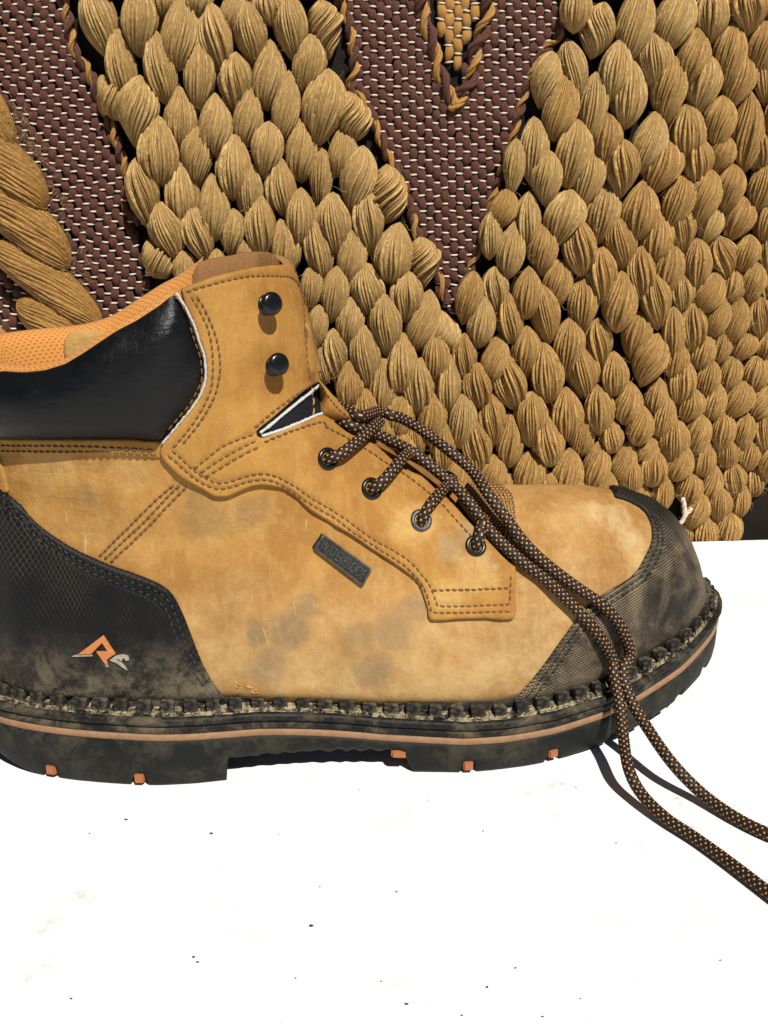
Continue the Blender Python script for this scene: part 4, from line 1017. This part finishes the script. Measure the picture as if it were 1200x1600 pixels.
bb.add(np.vstack([fv, bv_]), [(rim_[k], rim_[(k + 1) % len(rim_)], rim_[(k + 1) % len(rim_)] + n9, rim_[k] + n9) for k in range(len(rim_))])
bb.build('backing', M['backing'], rug)

KN = """-30,20,-10,120,40
150,-12,169,88,52;217,-12,225,85,58;254,-31,258,31,48;281,4,285,106,56;308,-25,310,34,48;333,15,347,113,50;187,52,198,152,48;246,56,262,158,50;310,71,315,171,50;223,127,217,225,60;281,142,287,231,50;337,153,340,240,50
362,-8,367,52,42;390,12,396,100,48;417,-17,425,40,50;370,90,367,173,47;421,71,419,167,52;454,0,456,92,48;483,60,477,148,50;448,119,444,215,40;388,140,385,227,46;419,196,415,275,47;468,190,473,279,52;508,117,500,223,62;529,202,537,275,44
249,187,253,285,60;309,203,311,291,46;370,215,365,306,56;395,260,386,344,40;220,252,236,350,46;286,258,286,354,50;332,277,340,369,46;255,319,274,404,50;305,327,322,406,46;365,329,361,396,40;411,310,407,396,45;288,392,292,450,36;342,390,345,450,34;380,375,385,440,28;426,268,430,325,30
499,235,503,325,33;565,235,551,333,52;438,250,445,333,44;472,298,468,379,44;522,306,520,396,50;574,302,574,392,46;490,344,503,431,42;549,354,547,437,42;438,346,453,420,46;622,352,607,437,60
484,415,487,480,34;522,418,520,497,42;572,413,574,492,50;637,426,626,497,48;545,465,545,538,40;601,461,599,547,46;664,455,651,542,48;497,476,493,540,30;520,515,526,592,36;568,509,570,601,44;628,522,624,609,52;672,520,680,592,42;501,542,508,595,26;545,563,545,630,40;593,555,597,642,42;655,559,651,640,44;701,555,695,638,42;570,605,578,668,40;624,613,620,684,44;671,613,672,690,42;597,650,602,700,32
717,613,718,692,42;642,652,650,710,32;690,656,690,727,38;740,650,746,729,44;712,708,714,760,40;672,704,680,745,30;737,737,737,775,26;740,690,742,740,30
733,425,723,500,38;771,418,771,485,38;819,418,819,490,42;869,407,865,480,44;750,463,746,536,40;788,457,796,530,42;844,447,850,530,40;900,436,908,511,44;934,389,929,470,42;723,522,723,597,36;771,522,765,590,40;817,511,817,584,44;881,499,883,580,44;929,499,931,572,38;742,565,744,632,42;788,555,800,632,48;844,536,852,620,48;904,540,908,618,46;951,548,952,610,40;765,613,765,690,40;829,609,819,686,44;879,605,879,680,48;929,599,929,670,42
790,644,794,721,42;846,646,854,717,50;900,637,906,706,38;948,652,950,700,38;769,708,765,770,38;823,702,819,775,46;885,698,877,768,46;929,687,923,752,40;787,737,790,785,30;848,733,850,795,40;904,737,904,795,40;944,733,936,795,34
975,595,973,656,44;994,631,990,687,40;1021,588,1017,642,33;1035,615,1023,675,34;973,687,962,750,36;985,717,973,767,33;1010,675,1000,723,33;1021,702,1006,750,40;1052,652,1037,719,44;1062,692,1046,742,36;1070,604,1067,656,44;1087,644,1077,708,34;1100,687,1085,737,40;1121,640,1119,702,36;1137,681,1125,729,35;1154,640,1150,698,32;1169,679,1158,729,32;1187,637,1183,702,32
992,750,992,795,36;1033,737,1021,792,35;1067,729,1071,781,40;1085,765,1071,818,38;1108,723,1102,777,33;1121,758,1110,808,33;1142,719,1140,775,35;1154,754,1144,800,31;1096,800,1094,852,38;1129,794,1127,852,38;1179,719,1175,773,38;1196,690,1192,745,35;1165,767,1160,812,33;1062,806,1066,850,26;1190,765,1188,815,34;1150,800,1150,852,34;1178,805,1176,855,34;1205,800,1203,855,34
897,-20,890,50,42;884,69,896,158,40;961,69,948,154,44;857,87,840,165,44;873,117,865,215,50;921,121,917,217,42;980,102,971,196,48;827,190,830,285,42;892,194,884,290,52;942,183,940,262,44;800,222,795,300,32
987,-17,981,90,52;1050,-17,1040,77,56;1108,-15,1100,67,52;1160,-15,1154,56,52;1202,-10,1198,35,42;1017,60,1012,138,48;1040,94,1033,192,52;1077,52,1069,129,48;1096,92,1083,177,52;1133,44,1127,142,44;1152,90,1135,169,46;1183,40,1177,121,46;1203,79,1187,162,46;1012,179,1000,265,48;1067,167,1067,250,50;1117,156,1110,232,44;1160,150,1156,262,46;1204,150,1201,225,40;1185,200,1176,268,38
848,239,848,318,46;917,241,907,320,46;967,224,961,305,46;785,295,778,352,40;767,328,761,399,34;823,303,817,382,42;880,299,869,378,58;938,291,934,376,48;796,349,790,428,40;842,353,844,426,46;900,347,902,426,48;961,343,965,420,44;961,426,958,510,50
1031,222,1018,299,58;1086,222,1075,291,40;1123,214,1112,272,42;994,287,990,368,52;1019,333,1017,405,46;1056,276,1042,353,46;1062,324,1058,393,38;1098,268,1083,349,46;1110,322,1094,382,38;1133,260,1125,328,42;1154,310,1135,374,48;1183,260,1175,328,42;1202,305,1183,374,40;996,387,992,462,42;1040,382,1033,466,46;1079,376,1083,455,40;1117,372,1127,437,42;1158,368,1152,422,38;1196,364,1190,428,38;1015,430,1018,507,42;1062,428,1056,487,36;1104,422,1092,482,40;1144,418,1129,470,40;1169,410,1162,470,36;1199,428,1194,480,34
1044,480,1042,555,34;992,487,983,557,44;1019,522,996,595,50;1054,528,1044,587,36;1079,472,1071,545,40;1098,518,1083,572,38;1115,460,1108,520,34;1123,505,1115,564,32;1144,464,1137,528,34;1160,514,1146,560,35;1181,462,1175,524,38;1196,518,1184,559,35;1067,564,1050,624,40;1100,560,1096,624,34;1115,597,1100,651,35;1137,555,1129,614,33;1150,593,1133,647,42;1175,553,1170,612,42;1187,600,1172,648,35;1206,556,1204,612,34
-20,620,-15,700,40;1225,100,1222,190,46;1225,200,1222,290,46;1225,300,1222,380,44;1225,400,1222,470,42;1225,490,1222,560,40;1225,580,1222,650,40;1225,660,1222,730,40"""
knots = []
for row in KN.replace('\n', ';').split(';'):
    v = [float(q) for q in row.split(',')]
    if v[0] > 0 and not (v[0] > 1160 and v[1] > 750) and not (v[0] > 1145 and v[1] > 790): knots.append(v)  # corner knots left out, so the near-black backing replaces a shadow there
# sideways loops where a row turns at the edge of a braid
LOOPS = [(160, 122, 196, 186, 42), (497, 6, 516, 90, 50), (548, 146, 552, 218, 56), (600, 260, 606, 345, 56), (652, 372, 662, 446, 48), (684, 482, 702, 546, 42), (232, 376, 264, 430, 46), (940, 8, 918, 90, 50)]
def knot_mesh(k, strands=14, nv=24, slant=0.0):
    r = np.random.default_rng(100 + k); ph0 = r.uniform(0, 6.28); tw = r.uniform(-.65, .65) + slant; skew = r.uniform(-.22, .16); lean = r.uniform(-.18, .18)
    n = strands * 2; wd = r.uniform(.55, 1.55, n); edges = np.r_[0, np.cumsum(wd)] / wd.sum() * 2 * math.pi
    dep = r.uniform(.8, 1.2, n); hi = r.normal(0, .030, n); smp = ((.0, .0), (.16, .72), (.36, .98), (.62, 1.0), (.84, .74))
    nu = n * len(smp); V, UV = [], []; wav = r.uniform(0, 6.28, n)
    for tt in np.linspace(-1, 1, nv):
        u = tt + skew * (1 - tt * tt)
        rad = max(1e-3, (1 - abs(u) ** 1.95)) ** .80
        for i in range(n):
            for fr_, b_ in smp:
                aa = edges[i] + (edges[i + 1] - edges[i]) * fr_ - tw * tt + .05 * math.sin(3 * tt + wav[i])
                rr = rad * (.785 + hi[i] * (1 - tt * tt) + .245 * b_ * dep[i] * (edges[i + 1] - edges[i]) / (2 * math.pi / n))
                V.append((math.cos(aa) * rr + lean * math.sin(1.5 * tt + .5), -math.sin(aa) * rr, tt))
                UV.append(((i * 3.7 + fr_ * .5) / 8.0, tt))
    F = [(j * nu + i, j * nu + (i + 1) % nu, (j + 1) * nu + (i + 1) % nu, (j + 1) * nu + i) for j in range(nv - 1) for i in range(nu)]
    return V, F, UV
KM = []
for k in range(14):
    V, F, UV = knot_mesh(k); KM.append((make_mesh('knot', V, F, M['jute'], None, UV), make_mesh('knot', V, F, M['jute_warm'], None, UV)))
LM = []
for k in range(4):
    V, F, UV = knot_mesh(40 + k, 11, 24, 2.2 if k < 3 else -2.0); LM.append((make_mesh('edge_loop', V, F, M['jute'], None, UV),) * 2)
def place(me, x1, y1, x2, y2, wpx, lift, name, over=1.17, dep=.60, tip=0.0):
    a, b = rug_pt([(x1, y1), (x2, y2)], lift); a = a + RN * tip; b = b - RN * tip; c = (a + b) / 2; ax = (a - b); L = np.linalg.norm(ax) * over; ax /= np.linalg.norm(ax)
    e = rug_pt([((x1 + x2) / 2 - wpx / 2, (y1 + y2) / 2), ((x1 + x2) / 2 + wpx / 2, (y1 + y2) / 2)], lift); W = np.linalg.norm(e[1] - e[0])
    sx = np.cross(RN, ax); sx = np.cross(ax, np.cross(sx, ax)); sx /= np.linalg.norm(sx); sy = np.cross(ax, sx)
    # tip the lower end outwards a little, as the loops stand off the ground
    m = Matrix((Vector(sx * W / 2 * 1.03), Vector(sy * W * dep), Vector(ax * L / 2))).transposed().to_4x4()
    m.translation = Vector(c); o = link(name, me, rug); o.matrix_world = m @ Matrix.Rotation(0.0, 4, 'X'); return o
small = []
for i, (x1, y1, x2, y2, wpx) in enumerate(knots):
    warm = (x1 - 700) / 500 + (y1 - 300) / 500 + rng.normal(0, .25) > .35
    lift = .0075 + rng.normal(0, .0007) + .0022 * (i % 2)
    me = KM[rng.integers(14)][1 if warm else 0]
    if x1 > 1170 and y1 > 690: lift -= .007  # set back to look shaded beside the bare corner
    small.append(((x2 - x1) ** 2 + (y2 - y1) ** 2, me, x1, y1, x2, y2, wpx, lift))
small.sort(key=lambda q: -q[0] * q[6] ** 2)
def tipf(q): return .0022 if q[2] < 760 else .0008
for q in small[:292]: place(q[1], *q[2:7], q[7], 'braid_knot', tip=tipf(q))
# the rest of the field: what the boot hides and what lies beyond the frame, as one part
def knot_low(k): return knot_mesh(k, 10, 13)
occ = np.array([((k[0] + k[2]) / 2, (k[1] + k[3]) / 2) for k in knots]); extra_k = [q[2:7] + (q[7],) for q in small[292:]]
for j in range(-8, 26):
    for i in range(-3, 34):
        sc_ = 1.0 if j < 9 else .86
        x, y = -20 + i * 46 + (23 if j % 2 else 0), -130 + j * 42
        out_ = y < -40 or x > 1240; hid = 235 < x < 1010 and 445 < y < 850 and y > 445 + max(0, (x - 470)) * .75 and not (x < 300 and y < 520)
        if not (out_ or hid) or (out_ and (x < 90 or 535 < x < 880)) or y > 850: continue
        if np.min(np.hypot(*(occ - (x, y)).T)) < 33: continue
        extra_k.append((x + rng.normal(0, 2), y - 40, x + rng.normal(0, 4), y + 38, 46., .0075))
mb = MB(); lows = [knot_low(60 + k) for k in range(4)]
for n_i, q in enumerate(extra_k):
    V, F, UV = lows[n_i % 4]; tmp = KM[0][0]; o = place(tmp, *q[:5], q[5], 'braid_knot', tip=.0015); m_ = np.array(o.matrix_world); bpy.data.objects.remove(o)
    mb.add(np.array(V) @ m_[:3, :3].T + m_[:3, 3], F, 0, UV)
ob = mb.build('braid_knots', M['jute_warm'], rug); ob['kind'] = 'stuff'
for i, q in enumerate(LOOPS): place(LM[3 if i == 7 else i % 3][0], *q, .0065, 'edge_loop', 1.1)
print('KNOTS', len(knots))

# ---- woven wedges: maroon floats of yarn and white weft passing over them
def weave(polys, name, ymat, p=11.8, rise=11.4, ang=0.0, jitter=.8):
    yb, wb = MB(), MB()
    for poly in polys:
        poly = np.array(poly, float); lo, hi = poly.min(0), poly.max(0); ctr_ = (lo + hi) / 2; ca, sa = math.cos(ang), math.sin(ang)
        R_ = np.hypot(*(hi - lo)) / 2 + 20; ni = int(R_ / p) + 1; nj = int(R_ / rise) + 1
        for i in range(-ni, ni + 1):
            for j in range(-nj, nj + 1):
                x, y = i * p, j * rise + .12 * i * p * 0; q = np.array([ctr_[0] + x * ca - y * sa, ctr_[1] + x * sa + y * ca]) + rng.normal(0, jitter, 2)
                if not inside(poly, q[None])[0]: continue
                c = rug_pt([q], .0020)[0]; ex = rug_pt([q + (10, 0)], .0020)[0] - c; ex /= 10.; ez = np.array([0, 0, np.linalg.norm(ex)])
                if (i + j) % 2 == 0:      # yarn float
                    seg, n = 7, 6; a = np.linspace(0, 2 * math.pi, seg, endpoint=False); V = []
                    hl, hw = rise * .98 * rng.uniform(.92, 1.05), p * .57 * rng.uniform(.9, 1.1); ln = rng.uniform(-.14, .14)
                    for t in np.linspace(-1, 1, n):
                        rr = max(.05, 1 - t ** 4 * .6); 
                        for aa in a: V.append(c + ex * (math.cos(aa) * rr * hw + ln * t * hl) + ez * (t * hl) + RN * (.0016 * (1 - .9 * t * t) + .0011 * rr * math.sin(aa)))
                    yb.add(V, [(k * seg + l, k * seg + (l + 1) % seg, (k + 1) * seg + (l + 1) % seg, (k + 1) * seg + l) for k in range(n - 1) for l in range(seg)])
                else:
                    w2 = p * .62 * rng.uniform(.8, 1.1); tl = rng.normal(0.0, .10); o_ = ez * rng.normal(0, .5)
                    C = np.array([c + o_ + ex * (s_ * w2) + ez * (-tl * s_ * w2) + RN * (.0021 - .0022 * s_ * s_) for s_ in np.linspace(-1, 1, 5)])
                    v, f = tube(C, np.linalg.norm(ex) * 1.45 * np.array([.6, 1, 1.1, 1, .6]), 6); wb.add(v, f)
    a = yb.build(name, ymat, rug); a['kind'] = 'stuff'
    b = wb.build('white_weft', M['white_weft'], rug); b['kind'] = 'stuff'
weave([[(-360, -40), (100, -40), (112, 60), (140, 130), (190, 270), (205, 330), (232, 425), (250, 560), (330, 850), (-360, 850)]], 'maroon_weave', M['brown_yarn'], ang=.10)
weave([[(524, -40), (542, 40), (560, 140), (600, 225), (640, 325), (655, 375), (692, 480), (708, 492), (735, 420), (760, 335), (775, 275), (800, 200), (820, 140), (850, 80), (882, 40), (884, -40), (760, -40), (748, 60), (722, 110), (706, 168), (690, 130), (674, 60), (662, -40)]], 'maroon_weave', M['brown_yarn'], ang=-.02)
weave([[(676, -40), (683, 20), (690, 60), (700, 95), (708, 130), (722, 80), (742, 30), (752, -40)]], 'gold_weave', M['gold_yarn'], p=13.0, rise=13.0)
weave([[(-60, 478), (-10, 478), (12, 520), (22, 560), (-60, 560)]], 'gold_weave', M['gold_yarn'], p=13.0, rise=13.0)

# ---- two ply cords couched along the edges of the wedges
def cord(px, name='edge_cord', turns=26.0, r=4.6, lift=.0040):
    q = resample(catmull(px, 6), 2.0); C = rug_pt(q, lift); sc = np.linalg.norm(np.diff(rug_pt([(600, 300), (601, 300)]), axis=0))
    T, N, B = frames(C); d = np.r_[0, np.cumsum(np.linalg.norm(np.diff(q, axis=0), axis=1))]
    for k, mat in ((0, 'brown_yarn'), (math.pi, 'gold_yarn')):
        a = d / turns * math.pi + k; Q = C + (np.cos(a)[:, None] * N + np.sin(a)[:, None] * B) * (sc * r * (1.0 if k == 0 else .95)); mb = MB()
        # three fine strands in each ply
        for s_ in range(3):
            b = d / 9.0 + s_ * 2.094; Z = Q + (np.cos(b)[:, None] * N + np.sin(b)[:, None] * B) * sc * r * .48; v, f = tube(Z, sc * r * (.66 if k == 0 else .52), 7); mb.add(v, f)
        mb.build(name, M[mat], rug)
cord([(96, -20), (107, 25), (118, 80), (140, 110), (156, 155), (168, 178), (184, 222), (196, 258), (208, 300), (222, 350)])
cord([(520, -20), (532, 5), (548, 55), (553, 110), (548, 140), (572, 165), (588, 205), (606, 245), (626, 290), (640, 325), (650, 365), (668, 398), (684, 432), (696, 474)])
cord([(884, -20), (880, 25), (868, 62), (846, 82), (826, 125), (812, 165), (803, 200), (790, 248), (768, 305), (748, 380), (722, 445), (704, 486)], r=4.0)
cord([(660, -20), (660, 30), (676, 70), (682, 108), (698, 140), (706, 165)], turns=36, r=6.0)
cord([(764, -20), (758, 30), (742, 75), (736, 118), (720, 148), (704, 174)], turns=36, r=6.0)

# ---- thick twisted rope at the left
def rope_mesh(k):
    r = np.random.default_rng(300 + k); n, nv = 30, 50; V, UV = [], []; jit = r.uniform(0, 1, n); dep = r.uniform(.7, 1.3, n); smp = ((0, 0), (.2, .75), (.5, 1.0), (.8, .75)); nu = n * 4
    for j, t in enumerate(np.linspace(-1, 1, nv)):
        rad = max(.02, 1 - abs(t) ** 3.2) ** .62; bend = -.20 * (1 - t * t)
        for i in range(n):
            for fr_, b_ in smp:
                a = (i + fr_) / n * 2 * math.pi + .8 * t + .06 * math.sin(5 * t + jit[i] * 6)
                rr = rad * (.86 + .135 * b_ * dep[i] + .015 * math.sin(14 * t + jit[i] * 9))
                V.append((math.cos(a) * rr + bend, -math.sin(a) * rr, t)); UV.append(((i * 3.3 + jit[i] + fr_ * .5) / 8.0, t * 2 + jit[i]))
    F = [(j * nu + i, j * nu + (i + 1) % nu, (j + 1) * nu + (i + 1) % nu, (j + 1) * nu + i) for j in range(nv - 1) for i in range(nu)]
    return make_mesh('rope_strand', V, F, M['rope'], None, UV)
RM = [rope_mesh(k) for k in range(3)]
for i, (x1, y1, x2, y2, wpx) in enumerate([(-75, 95, 22, 232, 62), (-48, 205, 74, 322, 72), (-30, 285, 108, 412, 74), (0, 380, 158, 505, 62), (40, 468, 150, 555, 62), (-95, 0, -10, 140, 60), (70, 545, 190, 640, 60)]):
    place(RM[i % 3], x1, y1, x2, y2, wpx, .012 + .001 * (i % 2), 'rope_strand', 1.08, .45)

# ---- stray fibres
mb = MB()
def fibre(p, ln, r, curl):
    n = 7; d = rng.normal(0, 1, 3); d -= RN * (d @ RN) * .5; d /= np.linalg.norm(d); C = [p]
    for _ in range(n):
        d = d + rng.normal(0, curl, 3); d /= np.linalg.norm(d); C.append(C[-1] + d * ln / n)
    v, f = tube(np.array(C), np.linspace(1, .5, n + 1) * r, 3, False); mb.add(v, f)
for q in small:
    x1, y1, x2, y2, wpx = q[2:7]
    for _ in range(13):
        t = rng.uniform(.02, .98); p = rug_pt([(x1 + (x2 - x1) * t + rng.uniform(-.42, .42) * wpx, y1 + (y2 - y1) * t)], .0075 + .0105 * math.sin(math.pi * t) * rng.uniform(.4, 1))[0]
        fibre(p, rng.uniform(.003, .011), .000095, .5)
    if rng.random() < .22:
        p = rug_pt([((x1 + x2) / 2, (y1 + y2) / 2)], .017)[0]; fibre(p, rng.uniform(.012, .022), .00011, .45)
for _ in range(900):
    x, y = rng.uniform(0, 150), rng.uniform(160, 540); 
    if abs((y - 180) - 2.2 * x) > 120: continue
    fibre(rug_pt([(x, y)], .019)[0], rng.uniform(.004, .010), .00008, .4)
fz = mb.build('stray_fibres', M['fibre'], rug); fz['kind'] = 'stuff'
mb = MB()
for C in ([(1050, 762), (1053, 778), (1052, 792), (1045, 802), (1038, 806)], [(1052, 790), (1060, 782), (1064, 778)]):
    P = rug_pt(resample(catmull(C, 5), 2.0), .021); T, N, B = frames(P)
    for k in range(3):
        a = np.arange(len(P)) * .5 + k * 2.1; Q = P + (np.cos(a)[:, None] * N + np.sin(a)[:, None] * B) * .0007; v, f = tube(Q, .0008, 6); mb.add(v, f)
mb.build('white_thread', M['white_weft'], rug)

# ---- bits of grit on the tabletop
mb = MB()
GR = [(486, 1446, 5), (330, 1302, 4), (197, 1280, 4), (303, 1495, 3.5), (309, 1503, 3), (635, 1568, 4), (761, 1542, 3.5), (805, 1512, 2.5), (963, 1317, 2.5), (620, 1393, 2.5), (596, 1533, 2.5), (722, 1586, 2.5), (755, 1298, 2.5), (562, 1233, 2), (848, 1588, 2.5), (500, 1385, 2), (462, 1528, 2), (1126, 1500, 2), (111, 1560, 3), (900, 1230, 2), (669, 1250, 2), (436, 1303, 2), (140, 1302, 2), (907, 1560, 2)]
for _ in range(60): GR.append((rng.uniform(0, 1200), rng.uniform(1240, 1600), rng.uniform(.4, 1.0)))
for x, y, r in GR:
    c = at_z([(x, y)], .0004)[0]; r = r * 1.35e-4
    v = np.array([(math.cos(a) * math.cos(e), math.sin(a) * math.cos(e), math.sin(e)) for e in (-.8, .2) for a in np.linspace(0, 2 * math.pi, 5, endpoint=False)] + [(0, 0, 1)]) * rng.uniform(.6, 1.3, (11, 1)) * (np.array([1.3, .9, .45]) * r) + c
    mb.add(v, [(j, (j + 1) % 5, 5 + (j + 1) % 5, 5 + j) for j in range(5)] + [(5 + j, 5 + (j + 1) % 5, 10) for j in range(5)])
cr = mb.build('grit', M['crumb'], None, False); cr['kind'] = 'stuff'
cr['label'] = 'specks of dark grit scattered over the white tabletop'; cr['category'] = 'grit'
